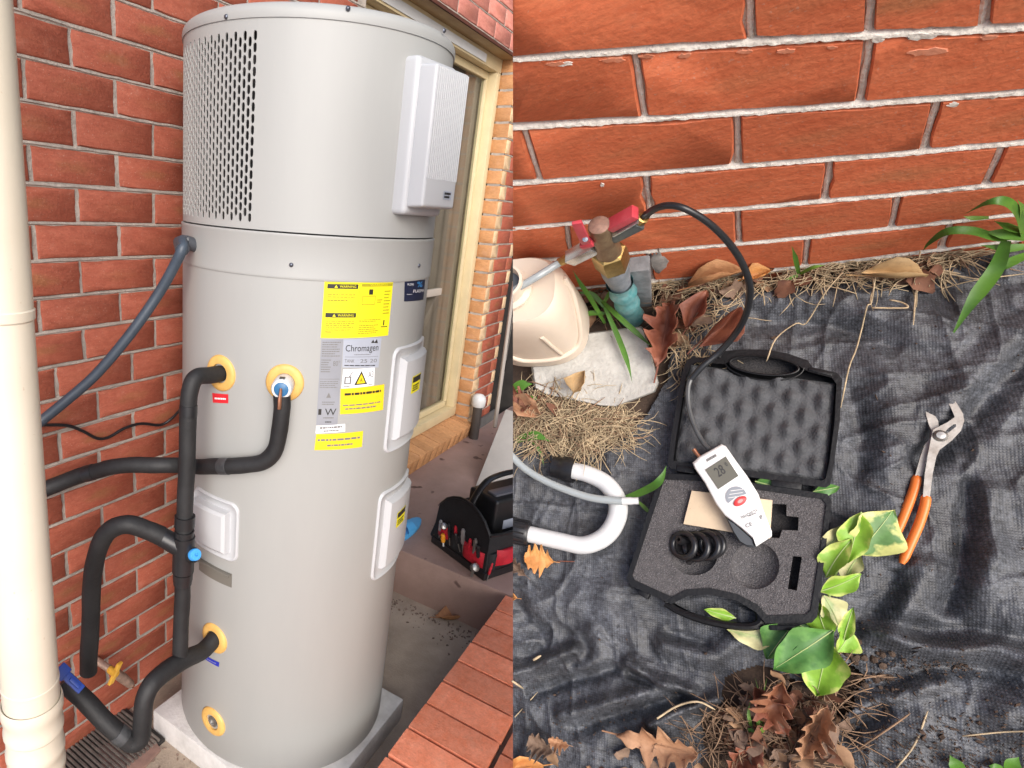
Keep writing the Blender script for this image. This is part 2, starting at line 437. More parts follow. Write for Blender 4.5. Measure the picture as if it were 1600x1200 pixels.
house_brick = brick_mat('house_brick', (0.29, 0.070, 0.040), (0.385, 0.112, 0.067), (0.27, 0.125, 0.05), 0.6, (0.08, 0.026), .75, .08, .25)
orange_brick = brick_mat('orange_brick', (0.42, 0.20, 0.085), (0.55, 0.29, 0.13), (0.45, 0.22, 0.10), 0.4)
cream_brick = brick_mat('cream_brick', (0.60, 0.42, 0.24), (0.72, 0.53, 0.33), (0.6, 0.4, 0.25), 0.3)
paver_brick = brick_mat('paver_brick', (0.66, 0.185, 0.092), (0.79, 0.30, 0.19), (0.58, 0.16, 0.075), 0.3, (0.05, 0.05), .75, .12, .4, 1.0)
mortar = mat('mortar', (0.43, 0.375, 0.325), 0.95, var=0.4, vscale=18, bump=0.8, bscale=120)
concrete = mat('yard_concrete', (0.44, 0.36, 0.28), 0.9, col2=(0.29, 0.235, 0.18), vscale=5, bump=0.6, bscale=160, speck=(190, 0.66, (0.42, 0.36, 0.29)))
step_paint = mat('step_paint', (0.36, 0.245, 0.21), 0.75, col2=(0.275, 0.185, 0.155), vscale=4, bump=0.4, bscale=110, speck=(11, 0.68, (0.11, 0.065, 0.055)))
slab_mat = mat('new_concrete', (0.74, 0.73, 0.71), 0.85, col2=(0.52, 0.51, 0.49), vscale=9, bump=0.5, bscale=130)
cream_pvc = mat('cream_pvc', (0.70, 0.64, 0.525), 0.38, col2=(0.65, 0.585, 0.47), vscale=3, bump=0.08, bscale=30, speck=(75, 0.73, (0.6, 0.5, 0.38)))
white_pvc = mat('white_pvc', (0.66, 0.67, 0.67), 0.35, var=0.08, vscale=8)
tank_paint = mat('tank_enamel', (0.352, 0.354, 0.341), 0.5, col2=(0.337, 0.340, 0.328), vscale=3, bump=0.05, bscale=9, spec=0.5, stretch=(3, 3, .7), speck=(130, .755, (.42, .40, .36)))
tank_white = mat('cover_plastic', (0.49, 0.50, 0.515), 0.42, var=0.03, vscale=6)
dark_in = mat('unit_inside', (0.012, 0.012, 0.013), 0.7)
fin_mat = mat('unit_fins', (0.085, 0.082, 0.08), 0.5, metal=0.3, var=0.4, vscale=40)
black_foam = mat('black_pipe_foam', (0.010, 0.010, 0.011), 0.62, col2=(0.019, 0.019, 0.020), vscale=12, bump=0.25, bscale=90, spec=0.45)
black_plast = mat('black_plastic', (0.015, 0.015, 0.017), 0.38, var=0.3, vscale=20, bump=0.1)
grey_hose = mat('grey_blue_hose', (0.045, 0.062, 0.085), 0.45, var=0.25, vscale=14, bump=0.08)
ring_mat = mat('ochre_plastic', (0.72, 0.44, 0.13), 0.5, col2=(0.60, 0.34, 0.09), vscale=22)
blue_plast = mat('blue_plastic', (0.06, 0.33, 0.75), 0.35)
navy_plast = mat('dark_blue_plastic', (0.02, 0.06, 0.32), 0.4)
brass = mat('brass', (0.55, 0.38, 0.14), 0.35, metal=0.9, var=0.35, vscale=40, bump=0.2)
copper = mat('copper', (0.52, 0.24, 0.14), 0.4, metal=0.9, var=0.4, vscale=40)
steel = mat('dull_steel', (0.45, 0.44, 0.42), 0.38, metal=0.9, var=0.3, vscale=50, bump=0.15)
screw_m = mat('screw_steel', (0.13, 0.14, 0.17), 0.35, metal=0.8)
yellow_st = mat('yellow_sticker', (0.80, 0.72, 0.01), 0.6, var=0.03)
amber_st = mat('amber_sticker', (0.82, 0.59, 0.01), 0.6, var=0.03)
grey_st = mat('silver_sticker', (0.29, 0.30, 0.33), 0.55, metal=0.1, var=0.12, vscale=12)
silver2_st = mat('pale_silver_sticker', (0.40, 0.43, 0.50), 0.55, metal=0.1, var=0.08, vscale=12)
white_st = mat('white_sticker', (0.80, 0.81, 0.83), 0.4)
ink = mat('black_print', (0.02, 0.018, 0.015), 0.5)
ink_soft = mat('grey_print', (0.17, 0.165, 0.16), 0.6)
ink_yel = mat('olive_print', (0.36, 0.31, 0.01), 0.6)
red_st = mat('red_sticker', (0.62, 0.02, 0.03), 0.4)
blue_st = mat('blue_sticker', (0.02, 0.03, 0.36), 0.4)
navy_st = mat('navy_sticker', (0.012, 0.018, 0.05), 0.3)
alu_cream = mat('cream_window_frame', (0.64, 0.53, 0.32), 0.42, var=0.1, vscale=10)
lintel_m = mat('painted_lintel', (0.42, 0.30, 0.15), 0.6, col2=(0.34, 0.22, 0.10), vscale=8)
rust_m = mat('rusty_edge', (0.10, 0.030, 0.018), 0.8, var=0.3, vscale=20)

# ---- ground
g = MB()
def gfn(u, v):
    x, y = -4 + 16*u, -7 + (7 + DW + 3)*v
    return V3((x, y, GZ + 0.006*nz((x*3, y*3, 0))))
g.grid(gfn, 120, 90)
single('ground', g, concrete, (0, 0, GZ), L, kind='structure')

# ---- the house wall, brick by brick
wall = thing('brick_wall', 'red brick house wall behind the tall water heater, with window', 'wall', (2.0, DW, GZ), L)
WX0, WX1 = 2.12, 3.72                                               # window opening
BL, BH, BD = 0.221, 0.076, 0.10


def brick_me(l, h, d, seed, name='brick', face='y'):
    """A clay brick with slightly uneven arrises; origin at its centre."""
    r = random.Random(seed); b = MB()
    n = 5
    def edge(a, c):
        return [V3(a).lerp(V3(c), k/n) for k in range(n)]
    l2, h2 = l/2, h/2
    lp = edge((-l2, 0, -h2), (l2, 0, -h2)) + edge((l2, 0, -h2), (l2, 0, h2)) + edge((l2, 0, h2), (-l2, 0, h2)) + edge((-l2, 0, h2), (-l2, 0, -h2))
    jit = [p + V3((r.gauss(0, .0009), 0, r.gauss(0, .0009))) for p in lp]
    f0 = [V3((p.x*(1 - .004/l2), -d/2, p.z*(1 - .003/h2))) for p in jit]
    f1 = [V3((p.x, -d/2 + .003 + abs(r.gauss(0, .0008)), p.z)) for p in jit]
    f2 = [V3((p.x, d/2, p.z)) for p in lp]
    b.loops([f0, f1, f2], cap0=True, cap1=True)
    return b.mesh(name, V3((0, 0, 0)), sharp=50)


brick_ms = [brick_me(BL, BH, BD, k) for k in range(6)]
half_ms = [brick_me(0.105, BH, BD, 20 + k) for k in range(3)]
for m_ in brick_ms: m_.materials.append(house_brick)
for m_ in half_ms: m_.materials.append(house_brick)
half_cream = brick_me(0.105, BH, BD, 31); half_cream.materials.append(cream_brick)
q_cream = brick_me(0.062, BH, BD, 32); q_cream.materials.append(cream_brick)
jamb_ms = [brick_me(0.092, BH, 0.10, 40 + k) for k in range(3)]
for m_ in jamb_ms: m_.materials.append(orange_brick)

skylit_brick = brick_mat('skylit_red_brick', (0.46, 0.16, 0.12), (0.60, 0.25, 0.20), (0.40, 0.15, 0.10), 0.4)  # courses over the window: sky light put into a paler brick colour
skylit_ms = [brick_me(BL, BH, BD, 70 + k) for k in range(3)]
for m_ in skylit_ms: m_.materials.append(skylit_brick)
# mortar bed behind the bricks: a slab per stretch of wall, and a raised bead in every bed joint
mb = MB()
yb = DW + 0.0045
for x0, x1, z0, z1 in ((0.45, WX0, GZ - .03, 1.12), (WX1, 4.12, GZ - .03, 0.86), (WX0, WX1, GZ - .03, -1.42), (WX0, 4.12, 0.86, 1.12)):
    mb.box(((x0+x1)/2, yb + 0.04, (z0+z1)/2), (x1-x0, 0.08, z1-z0))
part(wall, 'mortar', mb, mortar)
bead = MB()
rj = random.Random(3)
def bead_run(x0, x1, z):
    n = max(4, int((x1-x0)/0.03)); rings = []
    for i in range(n+1):
        x = x0 + (x1-x0)*i/n; j = rj.gauss(0, .0007); w = .0046 + rj.gauss(0, .0005)
        rings.append([V3((x, yb + .001, z + w + j)), V3((x, yb - .0026, z + w*.45 + j)), V3((x, yb - .0032, z - w*.3 + j)), V3((x, yb + .001, z - w + j))])
    bead.loops(rings, close=False)
def joint_z(k): return 0.344 - 0.086*k
for k in range(-9, 23):
    z = joint_z(k)
    if z < -1.43: bead_run(0.5, 4.11, z)
    elif z < 0.83: bead_run(0.5, WX0, z); bead_run(WX1, 4.11, z)
    else: bead_run(0.5, 4.11, z)
part(wall, 'bed_joint', bead, mortar)

yc = DW + BD/2
for k in range(-9, 23):
    zc = joint_z(k) - 0.043
    if zc > 1.1: continue
    off = 0.914 if k % 2 == 0 else 0.799
    if k >= 9: off += 0.034
    stretch = [(0.5, WX0)]
    if zc < -1.43 or zc > 0.86: stretch = [(0.5, WX1 + 0.40)]
    bms_ = skylit_ms if zc > .86 else brick_ms
    for (xa, xb) in stretch:
        n0 = math.floor((xa - off)/0.231)
        for n in range(n0, n0 + 20):
            c = off + 0.231*n + 0.1155
            if c - 0.11 < xa - 0.12 or c > xb: continue
            if c + 0.111 > xb + 0.02:
                inst(wall, 'brick', rnd.choice(half_ms), (c - 0.058, yc + rnd.gauss(0, .0007), zc)); continue
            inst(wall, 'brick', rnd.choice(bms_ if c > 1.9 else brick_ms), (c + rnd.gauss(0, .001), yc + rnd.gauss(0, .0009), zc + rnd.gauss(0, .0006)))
    if -1.43 <= zc <= 0.86:                                         # right of the window: cream quoin, red stretcher, orange jamb inside
        xq = WX1 + 0.003
        if k % 2 == 0:
            inst(wall, 'brick', half_cream, (xq + 0.053, yc, zc)); inst(wall, 'brick', rnd.choice(brick_ms), (xq + 0.228, yc, zc)); inst(wall, 'brick', q_cream, (xq + .372, yc, zc))
        else:
            inst(wall, 'brick', q_cream, (xq + 0.031, yc, zc)); inst(wall, 'brick', rnd.choice(brick_ms), (xq + 0.183, yc, zc)); inst(wall, 'brick', rnd.choice(half_ms), (xq + .352, yc, zc))
        inst(wall, 'brick', rnd.choice(jamb_ms), (WX1 + 0.051 - .003, DW + 0.048, zc), (0, 0, -PI/2))
# orange header sill
sill_me = brick_me(0.078, 0.105, 0.16, 50); sill_me.materials.append(orange_brick)
nS = 19
mb = MB(); mb.box(((WX0+WX1)/2, DW + .06, -1.385), (WX1-WX0, .12, .05)); part(wall, 'mortar', mb, mortar)
for i in range(nS):
    x = WX0 + (WX1 + .02 - WX0)*(i+.5)/nS
    inst(wall, 'brick', sill_me, (x, DW + 0.052, -1.355 + rnd.gauss(0, .001)), (math.radians(12), 0, 0))
# painted steel lintel over the window
mb = MB(); mb.box(((WX0+WX1)/2, DW + .066, .850), (WX1-WX0 + .004, .116, .010)); part(wall, 'lintel', mb, lintel_m)
mb = MB(); mb.box(((WX0+WX1)/2, DW + .003, .849), (WX1-WX0 + .2, .010, .014)); part(wall, 'lintel_edge', mb, rust_m)

# ---- window
win = thing('window', 'cream aluminium sliding window in the brick wall beside the water heater', 'window', ((WX0+WX1)/2, DW + .12, -1.27), L)
yF = DW + 0.125
def fbar(b, x0, x1, z0, z1, y, d): b.box(((x0+x1)/2, y, (z0+z1)/2), (x1-x0, d, z1-z0))
b = MB()
fbar(b, WX0, WX1, 0.775, 0.845, yF, .07); fbar(b, WX0, WX1, -1.285, -1.225, yF, .07)
fbar(b, WX0, WX0+.07, -1.225, .775, yF, .07); fbar(b, WX1-.052, WX1, -1.225, .775, yF, .07)
part(win, 'window_frame', b, alu_cream, bev=.004)
b = MB(); fbar(b, WX0+.2, WX1-.25, .785, .825, yF-.0385, .004); part(win, 'head_strip', b, white_pvc)
b = MB()
xs0, xs1 = WX1 - .30, WX1 - .086
for x0, x1 in ((WX1-.078, WX1-.054), (WX0+.072, WX0+.11)): fbar(b, x0, x1, -1.22, .77, yF + .03, .03)
fbar(b, WX0+.072, WX1-.054, -1.223, -1.185, yF+.03, .03); fbar(b, WX0+.072, WX1-.054, .735, .773, yF+.03, .03)
part(win, 'sash', b, alu_cream, bev=.003)
b = MB(); fbar(b, WX0+.075, WX1-.34, -.47, -.43, yF+.03, .03); part(win, 'sash_rail', b, mat('rail_beige', (.50, .45, .40), .5), bev=.003)
b = MB(); fbar(b, WX0+.07, WX1-.079, -1.185, .735, yF+.032, .005); part(win, 'pane', b, glass_mat())
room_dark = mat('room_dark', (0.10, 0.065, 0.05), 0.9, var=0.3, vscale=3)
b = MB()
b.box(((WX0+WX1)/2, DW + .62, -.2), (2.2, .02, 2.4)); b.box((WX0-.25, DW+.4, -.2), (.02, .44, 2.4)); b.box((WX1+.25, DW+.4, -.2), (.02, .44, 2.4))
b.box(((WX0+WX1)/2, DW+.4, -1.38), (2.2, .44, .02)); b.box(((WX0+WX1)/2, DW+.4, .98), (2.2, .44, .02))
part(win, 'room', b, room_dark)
curt_refl = mat('curtain_and_reflection', (0.34, 0.265, 0.22), 0.9, var=0.15)
b = MB(); b.grid(lambda u, v: V3((WX0 + .5 + .75*u, DW + .40 + .025*math.sin(u*46), -1.2 + 1.15*v)), 60, 2)
b.grid(lambda u, v: V3((WX1 - .80 + .745*u, DW + .185 + .007*math.sin(u*40), -1.3 + 2.05*v)), 70, 2); part(win, 'curtain_and_reflection', b, curt_refl)  # near sheet added: its brown stands in for reflections on the glass

# ---- porch step
b = MB(); b.box(((2.163+4.9)/2, (DW - 1.5)/2 - .001, (GZ - .1 - 1.41)/2), (4.9-2.163, DW + 1.5 - .002, -1.41 - GZ + .1))
single('concrete_step', b, step_paint, (2.163, .5, GZ), L, 'low reddish brown painted concrete step under the black tool bag', 'step', bev=.008)

# ---- brick edging at lower right
edg = thing('brick_edging', 'raised edging of orange red header bricks along the yard', 'edging', (1.6, .3, GZ), L)
b = MB(); b.box(((0.2+2.155)/2, .25, (GZ - 1.424)/2 - .05), (2.155-.2, .58, -1.424 - GZ + .1)); part(edg, 'mortar', b, mat('dark_joint', (0.20, 0.135, 0.10), .95, var=.4, vscale=20, bump=.6, bscale=80))
pm = [brick_me(0.1055, 0.06, 0.229, 60+k, 'brick') for k in range(4)]
for m_ in pm: m_.materials.append(paver_brick)
for row in range(2):
    for i in range(17):
        x = 2.155 - .057 - .1165*i - (0.03 if row else 0)
        inst(edg, 'brick', rnd.choice(pm), (x + rnd.gauss(0, .001), .545 - .117 - row*.243, -1.440 + rnd.gauss(0, .0012)), (0, 0, rnd.gauss(0, .006)))

# ---- plinth
b = MB(); b.box((1.285, .951, (GZ-.02-1.54)/2), (.545, .588, -1.54 - GZ + .02))
single('concrete_plinth', b, slab_mat, (1.285, .951, GZ), L, 'pale new concrete slab under the water heater', 'slab', bev=.006)

# ---- heat pump water heater
hp = thing('water_heater', 'tall pale grey heat pump water heater with yellow warning labels', 'water heater', (TC.x, TC.y, ZB), L)
o0 = V3((TC.x, TC.y, 0))
Z1, Z2, Z3 = -0.158, -0.066, 0.345
ref = (1, 0, 0)
b = MB(); b.lathe([(0.0, ZB+.001), (TR-.006, ZB+.001), (TR, ZB+.012), (TR, Z1), (TR-.01, Z1+.002)], o0, Z_, 96)
part(hp, 'tank_body', b, tank_paint, sharp=50)
b = MB(); b.lathe([(TR-.008, Z1-.001), (TR+.002, Z1-.003), (TR+.003, Z1), (TR+.0026, Z1+.003), (TR+.0030, Z2-.006), (TR+.0042, Z2-.003), (TR+.003, Z2), (TR-.012, Z2+.0005)], o0, Z_, 96)
part(hp, 'middle_band', b, tank_paint, sharp=50)
b = MB()
prof = [(TR-.01, Z3-.003), (TR+.0025, Z3-.003), (TR+.003, Z3)]
for k in range(9):
    a = PI/2*k/8; prof.append((TR+.003-.022+.022*math.cos(a), ZT-.022+.022*math.sin(a)))
prof.append((0, ZT+.006))
b.lathe(prof, o0, Z_, 96); part(hp, 'top_cap', b, tank_paint, sharp=50)
# shroud with a real perforated grille
G0, G1 = 140.0, 194.2                                               # azimuth range of the grille, degrees
GZ0, GZ1 = -0.050, 0.322
b = MB()
nA = 80; span = 360 - (G1 - G0)
b.grid(lambda u, v: T(G1 + span*u, (Z2+.0035, Z3)[int(round(v))]), nA, 1)
b.grid(lambda u, v: T(G0 + (G1-G0)*u, (GZ1, Z3)[int(round(v))]), 24, 1)
b.grid(lambda u, v: T(G0 + (G1-G0)*u, (Z2+.0035, GZ0)[int(round(v))]), 24, 1)
part(hp, 'shroud', b, tank_paint, sharp=30)
gr = MB()
dA = 2.1175; nC = int(round((G1-G0)/dA)); dA = (G1-G0)/nC; pz = (GZ1-GZ0)/17.0
hx = math.radians(dA)*TR/2
aw, ah = .0039, .0089
for c in range(nC):
    ac = G0 + dA*(c+.5); odd = (nC-1-c) % 2
    def cp(px_, pz_, zc): return T(ac + math.degrees(px_/TR), zc + pz_)
    z0 = GZ0 + (pz/2 if odd else 0); n = 16 if odd else 17
    if odd:
        for za, zb in ((GZ0, GZ0+pz/2), (GZ1-pz/2, GZ1)):
            gr.add([cp(-hx, 0, za), cp(hx, 0, za), cp(hx, 0, zb), cp(-hx, 0, zb)], [(0, 1, 2, 3)])
    for k in range(n):
        zc = z0 + pz*(k+.5); h2 = pz/2
        rect = [(-hx, -h2), (-hx*.33, -h2), (hx*.33, -h2), (hx, -h2), (hx, -h2*.33), (hx, h2*.33), (hx, h2), (hx*.33, h2), (-hx*.33, h2), (-hx, h2), (-hx, h2*.33), (-hx, -h2*.33)]
        hole = [(-aw*.8, -ah*.8), (-aw*.35, -ah), (aw*.35, -ah), (aw*.8, -ah*.8), (aw, -ah*.45), (aw, ah*.45), (aw*.8, ah*.8), (aw*.35, ah), (-aw*.35, ah), (-aw*.8, ah*.8), (-aw, ah*.45), (-aw, -ah*.45)]
        gr.loops([[cp(x, z, zc) for x, z in rect], [cp(x, z, zc) for x, z in hole], [T(ac + math.degrees(x/TR), zc + z, TR-.0025) for x, z in hole]])
part(hp, 'vent_grille', gr, tank_paint, sharp=35)
b = MB(); b.grid(lambda u, v: T(G0-12 + (G1-G0+24)*u, Z2 + (Z3-Z2)*v, TR-.055), 30, 1); part(hp, 'inner_casing', b, fin_mat)
b = MB()
fa, fzz = az(343, 205)
for k in range(28):
    pass
ring = [T(fa + math.degrees(.165*math.cos(2*PI*k/40)/TR), fzz - .01 + .135*math.sin(2*PI*k/40), TR-.045) for k in range(40)]
b.add(ring + [T(fa, fzz - .01, TR-.045)], [(k, (k+1) % 40, 40) for k in range(40)])
part(hp, 'fan_opening', b, dark_in)

sm = MB(); sm.lathe([(0, .0035), (.003, .003), (.0048, .001), (.005, 0)], (0, 0, 0), Z_, 10)
scr_me = sm.mesh('screw'); scr_me.materials.append(screw_m)
for x, y in ((544, 13), (694, 48), (353, 26), (455, 414), (655, 415)):
    a, z = az(x, y, TR+.004)
    p = T(a, z, TR+.0035)
    inst(hp, 'screw', scr_me, p, (V3((math.cos(math.radians(a)), math.sin(math.radians(a)), 0))).to_track_quat('Z', 'Y').to_euler())

# electrical cover on the shroud, facing to the right
def rad(a): return V3((math.cos(math.radians(a)), math.sin(math.radians(a)), 0))
def tan_(a): return V3((-math.sin(math.radians(a)), math.cos(math.radians(a)), 0))


def box_on(a, w, z0, z1, d0, d1, taper=0.0):
    """prism with its back on the shell and face square to azimuth a."""
    n_, t_ = rad(a), tan_(a); b = MB(); c = V3((TC.x, TC.y, 0)) + n_*TR
    for (d, k) in ((0, 0),): pass
    q = []
    for d, s in ((d0, 0), (d1, taper)):
        q += [c + n_*d + t_*(sx*(w/2 - s)) + Z_*(z0 + s if sz < 0 else z1 - s) for sx, sz in ((-1, -1), (1, -1), (1, 1), (-1, 1))]
    return b.add(q, [(3, 2, 1, 0), (4, 5, 6, 7)] + [(i, (i+1) % 4, 4 + (i+1) % 4, 4+i) for i in range(4)])


eb = part(hp, 'electrical_cover', box_on(-96.5, .150, -.012, .302, -.02, .024), tank_white, bev=.012, seg=3)
part(eb, 'cover_box', box_on(-96.5, .134, .004, .287, .02, .062, .003), tank_white, bev=.007, seg=3)
b = MB()
nE, tE = rad(-96.5), tan_(-96.5); cE = V3((TC.x, TC.y, 0)) + nE*(TR+.062)
for k in range(17):
    u = -.060 + .120*k/16
    b.tube([cE + tE*u + Z_*.065, cE + tE*u + Z_*.280], .0012, 6)
part(eb, 'rib', b, tank_white, kind='stuff')
efn = lambda u, v: cE + nE*.0012 + tE*(.012 + .034*u) + Z_*(.026 + .018*v)
b = MB(); b.grid(efn, 1, 1); part(eb, 'badge', b, silver2_st)
b = MB(); ef2 = lambda u, v: efn(u, v) + nE*.0006
put_lines(b, ef2, (.1, .12, .9, .9), 2, random.Random(2), .7); part(eb, 'badge_print', b, ink)


def panel(name, a0, a1, z0, z1, cover, lab=None):
    """access plate lying on the shell: rounded rim bead and a raised cover."""
    rr = .022; pts = []
    s = TR*math.radians(1)
    def corner(ca, cz, q):
        for k in range(6):
            t = PI/2*(q + k/5.0); pts.append((ca + rr*math.cos(t)/s, cz + rr*math.sin(t)))
    corner(a1 - rr/s, z1 - rr, 0); corner(a0 + rr/s, z1 - rr, 1); corner(a0 + rr/s, z0 + rr, 2); corner(a1 - rr/s, z0 + rr, 3)
    def sub(p):
        out = []
        for i in range(len(p)):
            (a, z), (c, d) = p[i], p[(i+1) % len(p)]
            n = 1 + int(abs(c-a)/4)
            out += [(a + (c-a)*k/n, z + (d-z)*k/n) for k in range(n)]
        return out
    P_ = sub(pts)
    b = MB(); ctr = ((a0+a1)/2, (z0+z1)/2)
    def ringat(k, r): return [T(ctr[0] + (a-ctr[0])*(1 - k/((a1-a0)*s/2)), ctr[1] + (z-ctr[1])*(1 - k/((z1-z0)/2)), r) for a, z in P_]
    b.loops([ringat(0, TR-.001), ringat(.001, TR+.004), ringat(.004, TR+.0062), ringat(.007, TR+.0045), ringat(.009, TR+.0022), ringat(.03, TR+.002)])
    b.grid(lambda u, v: T(a0 + .028/s + (a1-a0-.056/s)*u, z0 + .028 + (z1-z0-.056)*v, TR+.002), 12, 2)
    pl = part(hp, name, b, tank_white, sharp=60)
    if cover:
        ca0, ca1, cz0, cz1, h = cover; b = MB()
        def rc(k, r):
            o = []; n = 10
            A0, A1, B0, B1 = ca0 + k/s, ca1 - k/s, cz0 + k, cz1 - k
            for i in range(n): o.append((A0 + (A1-A0)*i/n, B0))
            for i in range(3): o.append((A1, B0 + (B1-B0)*i/3))
            for i in range(n): o.append((A1 + (A0-A1)*i/n, B1))
            for i in range(3): o.append((A0, B1 + (B0-B1)*i/3))
            return [T(a, z, r) for a, z in o]
        b.loops([rc(0, TR+.001), rc(.003, TR+h-.006), rc(.010, TR+h)])
        b.grid(lambda u, v: T(ca0 + .010/s + (ca1-ca0-.020/s)*u, cz0 + .010 + (cz1-cz0-.020)*v, TR+h), 10, 1)
        part(pl, 'cover', b, tank_white, sharp=35)
    return pl


pm_ = panel('access_panel', -101.2, -62.0, -.592, -.318, (-96, -66, -.560, -.345, .017))
pl_ = panel('access_panel', -101.0, -62.0, -.962, -.700, (-96, -66, -.93, -.725, .017))
p3_ = panel('access_panel', 164.0, 192.8, -.886, -.721, (168.0, 188.5, -.862, -.745, .026), 'left')
# recessed hand grip low on the left
b = MB(); b.grid(lambda u, v: T(168.5 + 21.5*u, -.962 + .040*v, TR+.0012), 10, 1); b.loops([[T(a, z, TR+.0012) for a, z in ((168.5, -.962), (190, -.962), (190, -.922), (168.5, -.922))], [T(a, z, TR-.0012) for a, z in ((168.5, -.962), (190, -.962), (190, -.922), (168.5, -.922))]])
part(hp, 'hand_grip', b, mat('grip_plastic', (0.15, 0.14, 0.12), .5), label='taupe plastic recessed hand grip')
b = MB(); b.box(T(179, -.924, TR+.004), (.012, .12, .006), (rad(179), tan_(179), Z_)); part(hp, 'grip_lip', b, mat('grip_plastic', (0.17, 0.155, 0.13), .5), bev=.002)


def label(px4, r=TR+.0008):
    """surface function over the shell from four picture corners (tl, tr, br, bl)."""
    A = [az(*p) for p in px4]
    def fn(u, v, lift=0.0):
        t = [A[3][k]*(1-u)*(1-v) + A[2][k]*u*(1-v) + A[1][k]*u*v + A[0][k]*(1-u)*v for k in (0, 1)]
        return T(t[0], t[1], r + lift)
    return fn


def sticker(par, name, px4, m, prints, r=TR+.0008, lab=None):
    fn = label(px4, r); b = MB(); b.grid(fn, 12, 2); s = part(par, name, b, m, lab)
    groups = {}
    for kind, im, *a in prints:
        q = groups.setdefault(im.name, (im, MB()))[1]
        f2 = lambda u, v, l=.0006: fn(u, v, l)
        f3 = lambda u, v, l=.0011: fn(u, v, l)
        if kind == 't': put_text(q, a[0], f2, a[1])
        elif kind == 'T': put_text(q, a[0], f3, a[1])
        elif kind == 'b': put_bar(q, f2, a[0], 6)
        elif kind == 'l': put_lines(q, f2, a[0], a[1], random.Random(int(a[0][0]*99) + a[1]), a[2] if len(a) > 2 else .5)
        elif kind == 'p': q.add([f2(u, v) for u, v in a[0]], [tuple(range(len(a[0])))])
        elif kind == 'P': q.add([f3(u, v) for u, v in a[0]], [tuple(range(len(a[0])))])
        elif kind == 'o':
            x0, y0, x1, y1 = a[0]; t = a[1]
            for bx in ((x0, y0, x1, y0+t), (x0, y1-t, x1, y1), (x0, y0+t, x0+t*.7, y1-t), (x1-t*.7, y0+t, x1, y1-t)): put_bar(q, f2, bx, 4)
    for im, q in groups.values(): part(s, 'print', q, im)
    return s


sticker(hp, 'warning_label', [(507, 440), (614, 440), (606, 524), (501, 528)], yellow_st, [
    ('b', ink, (.04, .885, .45, .965)), ('T', yellow_st, 'WARNING', (.20, .903, .42, .947)), ('P', yellow_st, [(.13, .90), (.175, .90), (.152, .95)]),
    ('b', ink_yel, (.50, .925, .99, .975)), ('T', yellow_st, 'WARNING', (.62, .935, .90, .965)),
    ('l', ink_yel, (.05, .72, .45, .80), 2, .5), ('l', ink_yel, (.05, .66, .33, .70), 1, .7), ('b', ink_yel, (.02, .565, .45, .57)),
    ('b', ink, (.04, .375, .45, .455)), ('T', yellow_st, 'WARNING', (.20, .392, .42, .437)), ('P', yellow_st, [(.13, .39), (.175, .39), (.152, .44)]),
    ('l', ink_yel, (.05, .13, .44, .33), 5, .5), ('l', ink, (.05, .10, .14, .125), 1, .6),
    ('b', ink, (.615, .78, .675, .875)), ('o', ink_yel, (.52, .60, .72, .76), .012), ('l', ink_yel, (.75, .62, .84, .70), 2), ('l', ink_yel, (.86, .40, .97, .86), 8, .35),
    ('l', ink_yel, (.50, .28, .84, .34), 2, .5), ('l', ink_yel, (.50, .06, .82, .24), 5, .5), ('b', ink, (.885, .205, .905, .30)), ('b', ink, (.85, .17, .96, .185)), ('b', ink_yel, (.47, .04, .476, .94))])
sticker(hp, 'logo_label', [(632, 437), (664, 437), (661, 468), (631, 471)], navy_st, [
    ('t', white_st, 'R290', (.10, .74, .34, .84)), ('t', blue_plast, '%', (.50, .66, .80, .92)), ('t', white_st, 'PLASMA', (.34, .40, .95, .55)), ('l', white_st, (.08, .30, .3, .36), 1, .3)])
sticker(hp, 'rating_plate', [(502, 530), (536, 530), (527, 664), (494, 664)], grey_st, [
    ('l', ink_soft, (.06, .80, .92, .98), 7, .4), ('t', ink_soft, '80°', (.60, .70, .92, .76)), ('l', ink_soft, (.06, .62, .5, .78), 6, .4),
    ('b', ink_soft, (.04, .545, .94, .55)), ('l', ink_soft, (.06, .44, .9, .53), 4, .35), ('p', ink_soft, [(.38, .33), (.60, .33), (.49, .39)]), ('l', ink_soft, (.2, .24, .8, .29), 2, .4),
    ('b', ink, (.06, .125, .20, .195)), ('t', ink, 'W', (.36, .12, .90, .20)), ('l', ink, (.4, .03, .7, .05), 1, .6), ('l', ink_soft, (.3, .08, .8, .10), 1, .6)])
sticker(hp, 'brand_label', [(536.5, 530), (596, 527), (591, 574), (534.5, 574)], silver2_st, [
    ('t', ink, 'Chromagen', (.06, .50, .93, .80)), ('p', ink, [(.70, .84), (.76, .95), (.80, .84)]), ('p', ink, [(.79, .84), (.86, .96), (.90, .82)]),
    ('l', ink_soft, (.28, .44, .72, .48), 1, .5), ('b', ink_soft, (.05, .375, .95, .385)), ('t', ink_soft, 'TANK', (.05, .18, .30, .30)), ('t', ink_soft, '25 20', (.45, .18, .92, .30)), ('l', ink, (.05, .04, .92, .12), 1, .4)])
sticker(hp, 'flammable_label', [(536, 577), (585, 574), (584, 602), (533, 607)], white_st, [
    ('o', ink_soft, (.06, .22, .26, .62), .06), ('t', ink_soft, '/', (.18, .60, .30, .85)), ('p', ink, [(.36, .14), (.76, .14), (.56, .88)]), ('P', amber_st, [(.425, .21), (.695, .21), (.56, .73)]),
    ('T', ink, 'A', (.52, .27, .61, .50)), ('t', ink_soft, 'A3', (.78, .48, .96, .82)), ('l', ink_soft, (.06, .05, .24, .14), 1, .6), ('l', ink_soft, (.8, .06, .95, .12), 1, .6)], r=TR+.0013)
